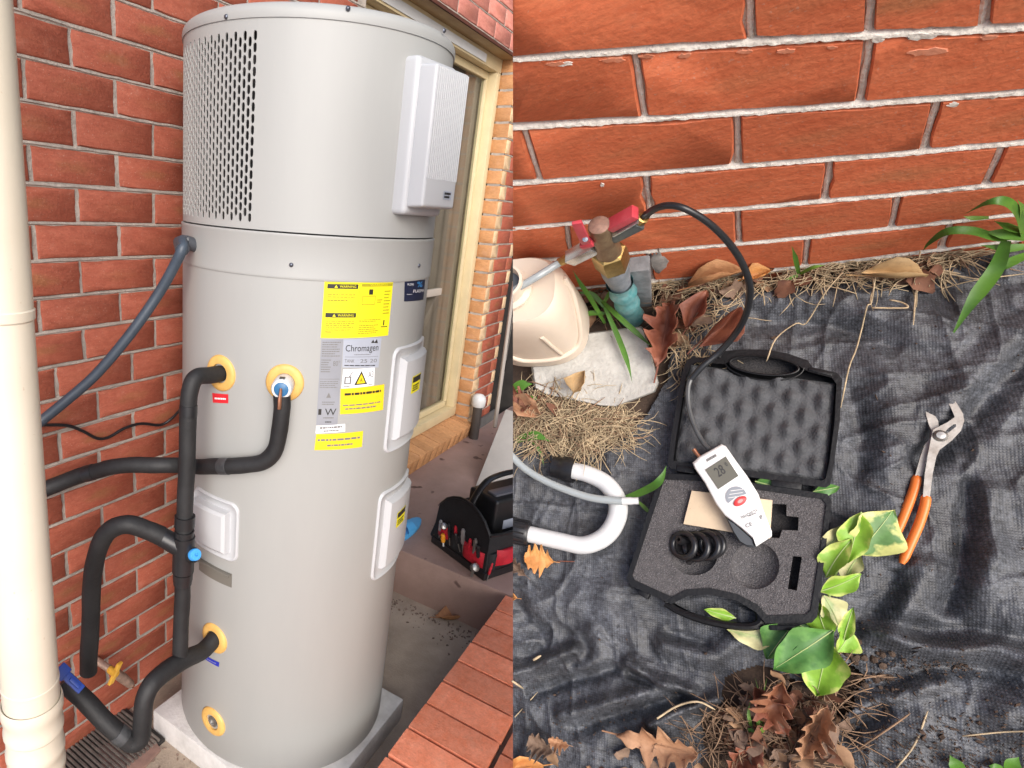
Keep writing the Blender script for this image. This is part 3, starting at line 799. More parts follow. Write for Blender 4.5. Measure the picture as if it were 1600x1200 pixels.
sticker(hp, 'yellow_sticker', [(532, 607), (600, 600), (598, 640), (531, 647)], amber_st, [
    ('l', ink, (.08, .72, .92, .82), 1, .9), ('l', ink_soft, (.05, .30, .95, .38), 1, .6), ('l', ink_soft, (.10, .15, .82, .25), 1, .6)], r=TR+.0013)
sticker(hp, 'white_strip', [(494, 665), (539, 662), (539, 674), (493, 677)], white_st, [('l', ink_soft, (.12, .5, .9, .9), 1, .6), ('l', ink_soft, (.25, .1, .8, .45), 1, .5)], r=TR+.0011)
sticker(hp, 'yellow_sticker', [(494, 678), (567, 673), (565, 698), (491, 703)], amber_st, [('l', ink_soft, (.04, .54, .95, .72), 1, .7), ('l', ink_soft, (.24, .2, .8, .36), 1, .7)], r=TR+.0013)
sticker(hp, 'red_tag', [(332, 614), (357, 616), (357, 630), (333, 629)], red_st, [('l', white_st, (.15, .35, .9, .6), 1, .7)])
sticker(hp, 'blue_tag', [(320, 1023), (343, 1035), (342, 1042), (321, 1030)], blue_st, [('l', silver2_st, (.15, .35, .85, .6), 1, .4)])
sa = TR*math.radians(1)
for z0 in (-.398, -.775):                                           # caution stickers and raised CAUTION wording on the two right plates
    fn = lambda u, v, l=0: T(-88.5 + 10*u, z0 - .045 + .045*v, TR+.0178+l)
    b = MB(); b.grid(fn, 4, 1); part(hp, 'caution_sticker', b, yellow_st)
    b = MB(); put_bar(b, lambda u, v: fn(u, v, .0006), (.05, .62, .95, .95)); put_lines(b, lambda u, v: fn(u, v, .0006), (.1, .1, .8, .5), 3, random.Random(4)); part(hp, 'caution_print', b, ink)
for z0 in (-.343, -.722):
    b = MB(); put_lines(b, lambda u, v: T(-96 + 24*u, z0 + .012*v, TR+.003), (0, 0, 1, 1), 1, random.Random(9), .6); part(hp, 'raised_wording', b, mat('wording', (.45, .45, .45), .5))

# ochre pipe collars
def collar(a, z, plug=False):
    b = MB(); n_ = rad(a); c = V3((TC.x, TC.y, z)) + n_*(TR-.006)
    b.lathe([(.044, 0), (.044, .007), (.041, .0105), (.032, .0125), (.0235, .0115), (.0225, 0)], c, n_, 32)
    k = part(hp, 'pipe_collar', b, ring_mat, sharp=45)
    if plug:
        b = MB(); b.lathe([(.0226, .004), (.0, .004)], c, n_, 24); part(k, 'socket', b, dark_in)
        b = MB(); b.lathe([(.016, .0045), (.016, .009), (.011, .010), (.010, .006), (0, .006)], c, n_, 20); part(k, 'plug', b, steel)
collar(-178.85, -.398); collar(-149.5, -.3955); collar(-179.46, -1.1415); collar(-179.2, -1.4198, True)

# ---- relief valve on the second collar
n2 = rad(-149.5); c2 = V3((TC.x, TC.y, -.3955)) + n2*TR
rv = thing('relief_valve', 'white and blue relief valve with copper lever in ochre collar', 'valve', c2, L)
b = MB(); b.lathe([(.021, 0), (.0235, .01), (.0235, .05), (.021, .055), (.0165, .056), (.0165, .05), (0, .05)], c2, n2, 28); part(rv, 'body', b, white_pvc)
b = MB(); b.lathe([(.0163, .051), (.0163, .0545), (.013, .0565), (0, .0575)], c2, n2, 24); part(rv, 'blue_cap', b, mat('blue_cap', (.035, .16, .34), .4, var=.3, vscale=60))
b = MB(); cc = c2 + n2*.058; b.tube([cc + Z_*.003, cc + n2*.012 - Z_*.018, cc + n2*.012 - Z_*.040], [.003, .0045, .0045], 8); part(rv, 'lever', b, copper)
b = MB(); b.box(c2 + n2*.045 + Z_*.0215, (.012, .012, .008), (n2, tan_(-149.5), Z_)); part(rv, 'test_tab', b, black_plast, bev=.001)

# ---- pipe runs
def yr(lst): return [L.yp(x, y, v) for x, y, v in lst]
def pipe(name, label, pts, r, m, cat='pipe', seg=8, n=16, group=None):
    b = MB(); P_ = spline(pts, seg)
    if m is black_foam: P_ = [p + V3((nz(p*14, 1, 1), nz(p*14, 1, 2), nz(p*14, 1, 3)))*.0022 for p in P_]; r = [r*(1 + .05*nz(p*22, 1, 4)) for p in P_]
    b.tube(P_, r, n)
    t = thing(name, label, cat, P_[0], L, group)
    return t, part(t, 'lagging' if m is black_foam else 'tube', b, m, sharp=60), P_


GP = 'black lagged pipes on the water heater'
yA = .985
st = T(-178.85, -.398, TR-.004)
ptsA = [st, st + V3((-.04, 0, .002))] + yr([(306, 590, yA), (297, 612, yA), (294, 660, yA), (290, 780, yA), (286, 900, yA), (281, 1030, yA)])
tA, _, PA = pipe('hot_water_pipe', 'black lagged pipe from the upper left collar straight down past the blue cap', ptsA, .0195, black_foam, group=GP)
xA = PA[-1].x
def seg_tube(par, name, ptsl, r, m, n=16):
    b = MB(); b.tube(ptsl, r, n); return part(par, name, b, m, sharp=50)
pa = lambda y: L.yp(290 - (y-780)*.036, y, yA)
for y0, y1, r in ((806, 823, .0245), (829, 838, .0235), (838, 893, .0262), (895, 906, .0238), (906, 912, .0225)): seg_tube(tA, 'tee_fitting', [pa(y0), pa(y1)], r, black_plast)
tee = pa(858)
br = L.yp(252, 838, 1.03)
seg_tube(tA, 'tee_branch', [tee, tee.lerp(br, .55), br], [.024, .0235, .0225], black_plast)
cap = L.yp(302, 867, .955); cdir = (V3((0, 0, 0)) - cap).normalized()*.75 + V3((.3, -.2, 0)); cdir.normalize()
b = MB(); b.lathe([(.019, -.035), (.019, .0), (.0165, .003)], cap, cdir, 20); part(tA, 'cap_seat', b, black_plast)
b = MB(); b.lathe([(.0145, 0), (.0145, .013), (.0125, .016), (.0045, .0163), (.004, .011), (0, .011)], cap, cdir, 20); part(tA, 'blue_cap', b, blue_plast)
pipe('return_pipe', 'black lagged pipe arching left from the tee and down the wall', [br] + yr([(232, 829, 1.05), (200, 819, 1.08), (171, 830, 1.12), (153, 860, 1.15), (144, 910, 1.18), (141, 980, 1.20), (138, 1050, 1.22)]), .0225, black_foam, group=GP)
s3 = T(-179.46, -1.1415, TR-.004)
tC, _, PC = pipe('cold_water_pipe', 'black lagged pipe from the lower collar dropping and kinking left to a blue tap', [s3, s3 + V3((-.05, 0, -.012))] + yr([(285, 1032, .98), (258, 1050, .975), (236, 1070, .97), (225, 1095, .97), (223, 1128, .97), (219, 1153, .975), (205, 1160, .99), (185, 1146, 1.01), (150, 1113, 1.06), (122, 1085, 1.10), (100, 1064, 1.13)]), .0225, black_foam, group=GP)
tdir = (PC[-1] - PC[-8]).normalized(); tp = L.yp(110, 1064, 1.10) + (V3((0, 0, 0)) - L.yp(110, 1064, 1.10)).normalized()*.022 + Z_*.004
tv = (V3((0, 0, 0)) - tp).normalized() + Z_*.5; tv = (tv - tdir*tv.dot(tdir)).normalized(); tw = tdir.cross(tv)
b = MB(); b.box(tp, (.072, .021, .010), (tdir, tw, tv)); b.box(tp + tdir*.026, (.026, .032, .016), (tdir, tw, tv)); b.box(tp - tdir*.012 + tv*.006, (.03, .010, .008), (tdir, tw, tv))
part(tC, 'tap_handle', b, navy_plast, bev=.003)
ptsB = [c2 + n2*.04 - Z_*.018, L.cyl(441, 640, TC.x, TC.y, TR+.042), L.cyl(437, 672, TC.x, TC.y, TR+.04), L.cyl(430, 702, TC.x, TC.y, TR+.036), L.cyl(412, 721, TC.x, TC.y, TR+.033),
        L.cyl(385, 727, TC.x, TC.y, TR+.03), L.cyl(340, 729, TC.x, TC.y, TR+.028), L.cyl(308, 729, TC.x, TC.y, TR+.026)] + yr([(262, 727, 1.06), (215, 726, 1.12), (175, 730, 1.18), (140, 739, 1.24), (105, 751, 1.29), (65, 767, 1.33), (20, 784, 1.34)])
tB, _, PB = pipe('relief_drain_pipe', 'black lagged pipe curving from the relief valve left across the wall', ptsB, .0195, black_foam, group=GP)
tape_m = mat('grey_tape', (.06, .062, .066), .35, var=.5, vscale=50)
def band(par, P_, i, r, m):
    d_ = (P_[i+1] - P_[i-1]).normalized(); b = MB(); b.lathe([(r*.9, -.014), (r*1.035, -.013), (r*1.05, 0), (r*1.035, .013), (r*.9, .014)], P_[i], d_, 20); part(par, 'tape_band', b, m)
band(tC, PC, len(PC)-26, .0228, tape_m); band(tB, PB, 46, .0198, tape_m); band(tB, PB, 88, .0198, black_plast); band(tA, PA, 30, .0198, black_plast)
ca, cz_ = az(304, 384); pc = T(ca, cz_, TR)
tK, _, _ = pipe('condensate_hose', 'blue grey hose sloping from the band of the heater down to the downpipe', [pc, pc + rad(ca)*.03 + Z_*.012] + yr([(285, 388, 1.08), (271, 418, 1.10), (247, 460, 1.13), (205, 520, 1.17), (152, 583, 1.22), (105, 625, 1.26), (62, 660, 1.30), (20, 695, 1.32)]), .0125, grey_hose, cat='hose', n=12)
b = MB(); b.tube([pc - rad(ca)*.005, pc + rad(ca)*.022 + Z_*.008, pc + rad(ca)*.036 + Z_*.006, L.yp(285, 390, 1.08)], .0165, 12); part(tK, 'elbow', b, mat('grey_elbow', (.05, .055, .065), .4))
pipe('power_cable', 'thin black cable sagging along the brick wall under the grey hose', yr([(20, 664, DW-.015), (65, 664, DW-.012), (105, 665, DW-.01), (130, 674, DW-.01), (152, 685, DW-.01), (170, 683, DW-.01), (195, 669, DW-.012), (220, 662, DW-.012), (250, 664, DW-.015), (268, 654, DW-.03), (285, 636, DW-.06)]), .0042, black_plast, cat='cable', n=8)

# ---- brass tap on the wall
tpos = L.yp(168, 1043, DW-.03)
tap = thing('garden_valve', 'old brass valve with small yellow handle low on the brick wall', 'valve', L.yp(150, 1032, DW), L)
b = MB(); b.tube([L.yp(148, 1030, DW), L.yp(168, 1043, DW-.05), L.yp(190, 1058, DW-.06), L.yp(204, 1069, DW-.06)], [.011, .011, .0155, .013], 12); part(tap, 'valve_body', b, mat('old_brass', (.45, .31, .24), .55, metal=.4, var=.4, vscale=60, bump=.4))
b = MB(); hp_ = L.yp(180, 1052, DW-.085); b.box(hp_, (.016, .012, .062), (X_, Y_, (Z_*.8 + X_*.55).normalized())); b.lathe([(.012, -.01), (.012, .02), (.006, .022)], hp_ + Y_*.005, Y_, 12); part(tap, 'handle', b, mat('yellow_handle', (.72, .40, .05), .45), bev=.004)
b = MB(); b.tube([L.yp(204, 1069, DW-.06), L.yp(208, 1072, DW-.06)], .006, 10); part(tap, 'outlet', b, copper)

# ---- downpipe in front
dA0 = L.dep(50, 1100, 1.27); dtop = L.dep(-47, -60, 1.27)
axd = Z_
pd = dA0.copy()
dp = thing('downpipe', 'cream plastic downpipe standing at the left in front of the wall', 'downpipe', (pd.x, pd.y, GZ), L)
rD = .0545
lean = (L.yp(-43, 0, pd.y) - pd); lean = (lean / lean.z).normalized()
zz = lambda y: L.yp(50 - (1100-y)*.083, y, pd.y).z
b = MB(); b.lathe([(rD, zz(1105)-pd.z), (rD, zz(1066)-pd.z), (rD+.0012, zz(1065)-pd.z), (rD+.0012, zz(1062)-pd.z), (rD, zz(1061)-pd.z), (rD-.001, zz(500)-pd.z), (rD+.0015, zz(497)-pd.z), (rD+.0022, zz(483)-pd.z), (rD, zz(481)-pd.z), (rD, 2.1)], pd, lean, 48)
part(dp, 'upper_pipe', b, cream_pvc, sharp=30)
z_ = lambda y: zz(y) - pd.z
b = MB(); b.lathe([(rD+.001, z_(1092)), (rD+.0035, z_(1090)), (rD+.006, z_(1096)), (rD+.006, z_(1106)), (rD+.0025, z_(1112)), (rD+.002, z_(1128)), (rD+.004, z_(1131)), (rD+.004, z_(1137)), (rD+.001, z_(1140)), (rD+.001, z_(1160)), (rD+.0035, z_(1163)), (rD+.0035, z_(1172)), (rD+.001, z_(1175)), (rD+.001, z_(1185)), (rD+.003, z_(1188)), (rD+.003, z_(1196)), (rD, z_(1200)), (rD, GZ - pd.z)], pd, lean, 48)
part(dp, 'socket', b, cream_pvc, sharp=30)

# ---- grate and bits on the ground at lower left
gp = L.zp(150, 1180, GZ)
gt = thing('drain_grate', 'weathered slotted drain grate on the ground by the wall', 'grate', (gp.x, gp.y, GZ), L)
b = MB(); b.box((gp.x - .05, gp.y - .02, GZ + .006), (.42, .20, .012)); part(gt, 'tray', b, mat('grate_dark', (.03, .028, .026), .9))
sb = MB(); sb.box((0, 0, 0), (.0075, .19, .012)); sme = sb.mesh('slat', bev=.0015); sme.materials.append(mat('grate_slat', (.17, .145, .125), .85, var=.5, vscale=30, bump=.5))
for i in range(30): inst(gt, 'slat', sme, (gp.x - .255 + .0137*i, gp.y - .02, GZ + .014))
pk = L.zp(205, 1185, GZ)
b = MB(); b.prism([pk + V3((-.12, -.08, .001)), pk + V3((.07, -.05, .001)), pk + V3((.10, .06, .001)), pk + V3((-.05, .10, .001))], (0, 0, .012))
single('paving_fragment', b, mat('pink_concrete', (.34, .21, .17), .9, var=.35, vscale=20, bump=.6), (pk.x, pk.y, GZ), L, 'broken pinkish paving fragment on the ground below the kinked pipe', 'paving', bev=.004)
r5 = random.Random(11)
b = MB()
for i in range(420):
    if i < 260: x, y = r5.uniform(.75, 1.05), r5.uniform(.95, 1.35)
    else: x, y = 2.13 - abs(r5.gauss(0, .06)), r5.uniform(.56, 1.0)
    s = r5.uniform(.002, .007); p = V3((x, y, GZ + .006*nz((x*3, y*3, 0)) + s*.3))
    b.box(p, (s*r5.uniform(.7, 1.6), s, s*.7), (V3((1, r5.uniform(-1, 1), 0)).normalized(), V3((-r5.uniform(-1, 1), 1, .2)).normalized(), Z_))
single('grit', b, mat('grit', (.24, .17, .13), .95, rnd_v=.2, var=.6, vscale=90), (1, 1, GZ), L, kind='stuff', smooth=False)

# ================================================================== LEFT PLACE: the porch end
STZ = -1.41
black_cloth = mat('black_canvas', (0.014, 0.014, 0.016), 0.75, var=0.35, vscale=40, bump=0.4, bscale=300)
red_cloth = mat('red_canvas', (0.52, 0.012, 0.028), 0.6, var=0.25, vscale=25, bump=0.3, bscale=200)
A_ = V3((2.19, .650, STZ)); Bp = V3((2.315, .93, STZ))
eu = (Bp - A_).normalized(); ev = V3((eu.y, -eu.x, 0)); LU, LV = (Bp - A_).length, .44
bagp = lambda u, v, z: A_ + eu*u + ev*v + Z_*z
bag = thing('tool_bag', 'open black tote tool bag with red pockets and looped handle on the concrete step', 'tool bag', bagp(LU/2, LV/2, 0), L)
b = MB()
def rect_ring(k, z, zf=None):
    out = []; n = 8
    seq = [(k, k + (LV-2*k)*i/n) for i in range(n)] + [(k + (LU-2*k)*i/n, LV-k) for i in range(n)] + [(LU-k, LV-k - (LV-2*k)*i/n) for i in range(n)] + [(LU-k - (LU-2*k)*i/n, k) for i in range(n)]
    for u, v in seq:
        zz_ = z
        if zf: zz_ += zf(u, v)
        out.append(bagp(u, v, zz_))
    return out
arch = lambda u, v: .105*math.exp(-((v if v < LV/2 else LV-v)/.065)**2)*max(0, math.sin(PI*min(max(u/LU, .0), 1)))**.6 + .012*math.sin(9*v)
b.loops([rect_ring(.012, 0), rect_ring(0, .012), rect_ring(-.004, .08), rect_ring(.002, .172, arch), rect_ring(.010, .174, arch), rect_ring(.016, .08), rect_ring(.016, .03)], cap0=True, cap1=True)
part(bag, 'body', b, black_cloth, sharp=50)
b = MB(); b.loops([rect_ring(-.003, -.001), rect_ring(-.008, .004), rect_ring(-.008, .034), rect_ring(-.002, .037)]); part(bag, 'base_rim', b, black_plast, sharp=50)
rimp = [p for p in rect_ring(.006, .174, arch)]
b = MB(); b.tube(rimp + [rimp[0]], .0065, 8, cap=False); part(bag, 'piping', b, black_plast)
# handle loop over the bag
hpts = spline([bagp(LU*.5, .02, .20), bagp(LU*.5, .045, .28), bagp(LU*.5, .10, .345), bagp(LU*.5, .17, .365), bagp(LU*.5, .27, .365), bagp(LU*.5, .34, .345), bagp(LU*.5, .395, .28), bagp(LU*.5, .42, .20)], 6)
b = MB(); b.tube(hpts, [.021]*6 + [.020]*(len(hpts)-12) + [.021]*6, 10, flat=.55); part(bag, 'handle', b, black_plast)
def pocket(u0, v0, u1, v1, z0, z1, off, m, name):
    """patch pocket standing out from a side, given by two plan points."""
    a, c = bagp(u0, v0, 0), bagp(u1, v1, 0); d = (c - a).normalized(); o = V3((d.y, -d.x, 0))
    if o.dot(a - bagp(LU/2, LV/2, 0)) < 0: o = -o
    n = 6; rings = []
    for z, k in ((z0, .002), (z0 + .008, off), (z1 - .006, off*1.15), (z1, off*.8), (z1 - .004, .002)):
        rings.append([a.lerp(c, i/n) + o*(k*(math.sin(PI*i/n)**.35 if 0 < i < n else .15)) + Z_*z for i in range(n+1)])
    b = MB(); b.loops(rings, close=False); part(bag, name, b, m, sharp=60)
pocket(.01, 0, .13, 0, .045, .115, .022, red_cloth, 'pocket'); pocket(.15, 0, .20, 0, .05, .12, .02, black_cloth, 'pocket'); pocket(.22, 0, .285, 0, .06, .125, .018, red_cloth, 'pocket')
pocket(0, .05, 0, .16, .05, .125, .02, red_cloth, 'pocket'); pocket(0, .19, 0, .33, .05, .125, .02, red_cloth, 'pocket'); pocket(0, .005, 0, .045, .04, .12, .018, black_cloth, 'pocket')
b = MB(); b.tube([bagp(.30, .02, .19), bagp(.312, .012, .10), bagp(.325, .0, .03)], .013, 6, flat=.4); part(bag, 'side_strap', b, black_cloth)
# tools in and on the bag
def tool(name, label, cat, p, q, r, m, tip=None, tm=None):
    t = thing(name, label, cat, p, L, 'tools in the bag')
    b = MB(); n = 6; b.tube([p.lerp(q, k/n) for k in range(n+1)], [r*.7, r, r*.92, r*1.05, r*.9, r*1.05, r*.6], 8); part(t, 'grip', b, m)
    if tip: b = MB(); b.tube([p, p + (p-q).normalized()*tip], r*.35, 6); part(t, 'shaft', b, tm)
tool('screwdriver', 'steel handled screwdriver upright at the bag end pocket', 'screwdriver', bagp(.125, -.012, .10), bagp(.118, -.03, .175), .009, mat('light_steel', (.6, .6, .6), .3, metal=.8), .05, steel)
tool('screwdriver', 'red handled screwdriver in the dark middle of the bag end', 'screwdriver', bagp(.17, -.010, .10), bagp(.172, -.02, .16), .007, red_cloth, .05, steel)
tool('marker', 'orange and white marker in the end pocket of the bag', 'marker', bagp(.225, -.024, .055), bagp(.228, -.03, .095), .010, mat('orange_plastic', (.75, .30, .02), .4), .02, white_pvc)
tool('ratchet', 'round steel ratchet head in the bag end pocket', 'ratchet', bagp(.24, -.02, .12), bagp(.225, -.03, .135), .014, steel, .05, steel)
tool('tape_measure', 'chrome tape measure clipped at the near bottom corner of the bag', 'tape measure', bagp(.035, -.035, .045), bagp(.012, -.035, .062), .017, steel)
tool('pliers', 'thin red handled pliers hanging at the near corner of the bag', 'pliers', bagp(-.012, .012, .03), bagp(-.014, .02, .09), .006, red_cloth, .03, steel)
tool('pliers', 'steel pliers with legs hanging below the near corner of the bag', 'pliers', bagp(.04, -.028, .0), bagp(.03, -.03, .05), .006, steel, .012, steel)
r9 = random.Random(9)
for i, (u, lab, mm) in enumerate(((.03, 'black handled driver at the near end of the bag end pockets', black_plast), (.055, 'dark chisel handle beside the near driver in the bag end', steel), (.085, 'second red driver handle left of the near ones in the bag end', red_cloth), (.148, 'black handle between the steel and red drivers', black_plast), (.20, 'black snips handle left of the red driver in the bag end', black_plast), (.262, 'grey handle at the far end of the bag end pockets', mat('tool_grey', (.25, .25, .26), .4)))):
    tool('screwdriver', lab, 'screwdriver', bagp(u, -.016, .09), bagp(u + r9.uniform(-.012, .012), -.028, .15 + r9.uniform(-.02, .025)), .008, mm, .04, steel)
case_p = bagp(.15, .24, .04)
cs = thing('drill_case', 'black plastic tool case standing inside the tool bag', 'case', case_p, L)
b = MB(); b.box(case_p + Z_*.13, (.16, .30, .25), (eu, ev, Z_)); part(cs, 'shell', b, black_plast, bev=.015, seg=3)
b = MB(); b.box(case_p + Z_*.258 - eu*.02, (.05, .24, .012), (eu, ev, Z_)); part(cs, 'top_plate', b, mat('case_grey', (.12, .12, .14), .35), bev=.004)
b = MB(); b.box(case_p + Z_*.14 - eu*.0805 - ev*.06, (.002, .07, .04), (eu, ev, Z_)); part(cs, 'sticker', b, silver2_st)
r6 = random.Random(5)
for i, (lab, m) in enumerate((('curled brass fitting lying in the front of the bag', brass), ('small steel fitting among the tools in the bag', steel), ('second brass fitting deeper in the bag by the case', brass))):
    p = bagp(.04 + .012*i, .14 + .075*i, .10)
    b = MB(); b.tube(spline([p + eu*.02*math.cos(a) + ev*.03*math.sin(a) + Z_*(.03 + .012*math.sin(2*a)) for a in (0, .9, 1.8, 2.7, 3.6, 4.4)], 4), .007, 8)
    single('pipe_fitting', b, m, p, L, lab, 'fitting', 'loose fittings in the bag')

# blue rubber slipper end showing past the heater
bp_ = L.zp(632, 828, STZ) + V3((.035, -.05, 0))
b = MB()
bl = thing('blue_slipper', 'bright blue rubber slipper on the step beside the heater', 'slipper', bp_, L)
def ell(k, z, dx=0): return [bp_ + V3((-.06 + dx + .145*k*math.cos(a), .035 + .038*k*math.sin(a), z)) for a in [2*PI*i/20 for i in range(20)]]
b.loops([ell(.94, 0), ell(1, .006), ell(1, .02), ell(.95, .025)], cap0=True, cap1=True)
b2 = V3((0, 0, 0)); part(bl, 'sole', b, mat('blue_rubber', (.09, .42, .80), .5))
b = MB(); b.grid(lambda u, v: bp_ + V3((-.10 + .07*v, .035 + .040*math.cos(PI*u), .02 + .05*math.sin(PI*u)*(1 - .3*v))), 12, 4); part(bl, 'strap', b, MATS['blue_rubber'])

# leaning pale board, rail, vent pipe and the dark fence beyond
q0, q1 = L.zp(742, 762, STZ), L.zp(836, 800, STZ)
dn = (q1 - q0).normalized(); nb = V3((-dn.y, dn.x, 0))
if nb.x < 0: nb = -nb
b = MB(); tp_ = L.dep(790, 640, (L.ray(742, 762)*0 + FOC)[0]*0 + 3.72)
lean_v = (tp_ - q0); lean_v = lean_v - dn*lean_v.dot(dn)*.0
b.prism([q0, q1, q1 + lean_v, q0 + lean_v], nb*.012)
single('leaning_board', b, mat('pale_board', (.55, .52, .48), .7, var=.12, vscale=6, speck=(14, .74, (.3, .3, .34))), q0, L, 'pale grey board leaning at the far end of the step', 'board', bev=.002)
b = MB(); ra, rb = L.dep(797, 490, 3.95), L.dep(773, 668, 3.80); b.tube([ra + (ra-rb)*.3, ra, rb], .018, 6, flat=.6)
single('pale_rail', b, mat('rail_paint', (.42, .38, .34), .6), rb, L, 'thin pale upright rail at the corner of the brick wall', 'rail')
vp = L.yp(748, 628, DW - .06)
vt = thing('vent_pipe', 'dark pipe with white plastic cowl at the end of the brick wall', 'vent', (vp.x, vp.y, STZ), L)
b = MB(); b.lathe([(.038, -.03), (.044, -.02), (.045, .015), (.040, .035), (.025, .050), (0, .055)], vp, Z_, 20); part(vt, 'cowl', b, white_pvc)
b = MB(); b.tube([V3((vp.x, vp.y, STZ)), vp + Z_*-.02], .030, 12); part(vt, 'pipe', b, mat('dark_pipe', (.06, .05, .045), .6))
fx = 4.62
dk = mat('dark_timber', (.035, .030, .026), .8, rnd_v=.35, var=.4, vscale=12)
fe = thing('dark_fence', 'dark timber fence beyond the end of the house wall', 'fence', (fx, .8, GZ), L)
fm = MB(); fm.box((0, 0, 0), (.02, .115, 2.5)); fme = fm.mesh('paling', bev=.003); fme.materials.append(dk)
for i in range(24): inst(fe, 'paling', fme, (fx + .004*(i % 2), DW + .40 - .122*i, GZ + 1.25))
b = MB(); b.box((fx + .04, .2, GZ + .5), (.05, 3, .08)); b.box((fx + .04, .2, GZ + 1.9), (.05, 3, .08)); part(fe, 'rail', b, dk, kind='stuff')
b = MB(); b.prism([L.yp(752, 655, DW-.02), L.yp(775, 640, DW-.02), L.yp(765, 720, DW-.02), L.yp(740, 735, DW-.02)], (0, .015, 0))
single('slate_sheet', b, mat('slate_panel', (.12, .115, .11), .8, var=.3), L.yp(752, 730, DW-.02), L, 'dark grey panel low on the wall end behind the white cowl', 'sheet')
def dry_leaf(name, label, cat, outline, p, d, n_, length, width, m, fr, curl=.15, group=None, seed=0, kindp=None):
    """a leaf from a half outline [(t, w)], lying at p, stem end first, along d; curls and waves."""
    d = V3(d).normalized(); n_ = V3(n_).normalized(); s_ = d.cross(n_).normalized(); n_ = s_.cross(d).normalized()
    r = random.Random(seed); ph = r.uniform(0, 6)
    rings = []
    for t, w in outline:
        row = []
        for k in (-1, -.5, 0, .5, 1):
            ww = w*width*k*(1 + .25*r.uniform(-1, 1)*abs(k))
            h = length*(curl*(k*k)*w*1.1 + .06*math.sin(5*t + ph + k*2) + curl*.8*(t-.5)**2 + (.015 if k == 0 else 0))
            row.append(V3(p) + d*(t*length + r.uniform(-.01, .01)*length*abs(k)) + s_*ww + n_*(h + .003))
        rings.append(row)
    b = MB(); b.loops(rings, close=False)
    top = [V3(q) for rr in rings for q in rr]
    st = MB()
    o = single(name, b, m, p, fr, label, cat, group, sharp=180, cut=EDGE if fr is R else None)
    md = o.modifiers.new('thick', 'SOLIDIFY'); md.thickness = .0006
    sb_ = MB(); sb_.tube([V3(p) - d*length*.22 + n_*.004, V3(p) + n_*.004, V3(p) + d*length*.45 + n_*(length*curl*.02 + .005), V3(p) + d*length*.9 + n_*(length*curl*.1 + .004)], [length*.012, length*.014, length*.009, length*.003], 5)
    part(o, 'stalk', sb_, m, cut=EDGE if fr is R else None)
    return o
OVAL = [(0, .06), (.1, .35), (.25, .75), (.42, 1), (.6, .95), (.78, .65), (.9, .34), (1, .03)]
OAK = [(0, .05), (.07, .18), (.14, .42), (.20, .55), (.25, .34), (.30, .40), (.36, .85), (.42, .98), (.47, .55), (.52, .50), (.57, .95), (.64, 1.0), (.69, .52), (.75, .50), (.80, .74), (.86, .62), (.90, .34), (.95, .36), (1, .06)]
leaf_tan = mat('tan_dead_leaf', (.42, .21, .09), .7, col2=(.28, .12, .05), vscale=30, bump=.4, bscale=120)
lp = L.zp(680, 966, GZ)
dry_leaf('dead_leaf', 'tan dead leaf on the ground against the concrete step', 'leaf', OVAL, lp, L.zp(710, 968, GZ) - lp, Z_, .11, .025, leaf_tan, L, curl=.3, seed=3)

# ================================================================== RIGHT PLACE: garden bed at the foot of a brick wall
EDGE = [(V3((0, 0, 0)), V3((RR @ np.array([-FOC, 0, 301.5])).tolist()).normalized())]     # where this bed ends on its left
WY = WYR
mpx = lambda p: V3(p).dot(V3((RR @ np.array([0, 0, 1.0])).tolist())) / FOC            # metres per picture unit at a point
bed_brick = brick_mat('bed_brick', (0.56, 0.128, 0.052), (0.70, 0.205, 0.092), (0.40, 0.172, 0.075), 0.7, (0.075, 0.030), .7, .08, .14)
bed_mortar = mat('bed_mortar', (0.80, 0.755, 0.68), 0.95, col2=(0.58, 0.54, 0.475), vscale=24, bump=0.9, bscale=120)
soil_m = mat('garden_soil', (0.085, 0.055, 0.038), 0.95, col2=(0.035, 0.022, 0.016), vscale=16, bump=1.0, bscale=70)
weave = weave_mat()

gw = thing('garden_wall', 'orange red brick wall with pale raised joints above black matting', 'wall', (0.1, WY, FZ), R)
XS = [700, 802, 1000, 1200, 1400, 1600, 1700]
JL = [[-140, -148, -165, -182, -200, -216, -224], [-18, -25, -40, -55, -69, -83, -90], [101, 94, 79, 66, 54, 45, 40], [208, 201, 188, 175, 160, 145, 138], [296, 288, 273, 257, 242, 223, 214],
      [367, 358, 340, 323, 305, 286, 277], [421, 412, 395, 378, 357, 334, 324], [469, 460, 442, 424, 400, 374, 364], [512, 503, 484, 464, 440, 412, 402]]
XS.append(2400)
for r_ in JL: r_.append(r_[5] + (r_[5]-r_[3])*2.0)
jy = lambda k, x: float(np.interp(x, XS, JL[k]))
HJ = [[(1010, 1004), (1368, 1360), (1735, 1720)], [(1171, 1174), (1367, 1357), (1556, 1533)], [(991, 1008), (1362, 1343), (1712, 1670)], [(817, 845), (1152, 1153), (1467, 1442)], [(700, 735), (1009, 1016), (1298, 1288), (1570, 1538)],
      [(884, 893), (1153, 1155), (1405, 1392), (1650, 1625)], [(758, 775), (1012, 1019), (1263, 1257), (1488, 1470)], [(890, 900), (1133, 1136), (1370, 1362), (1590, 1574)]]
wp = lambda x, y: R.yp(x, y, WY)
rb = random.Random(21)
bg_, hg = .0056, .0036
wp_b = wp


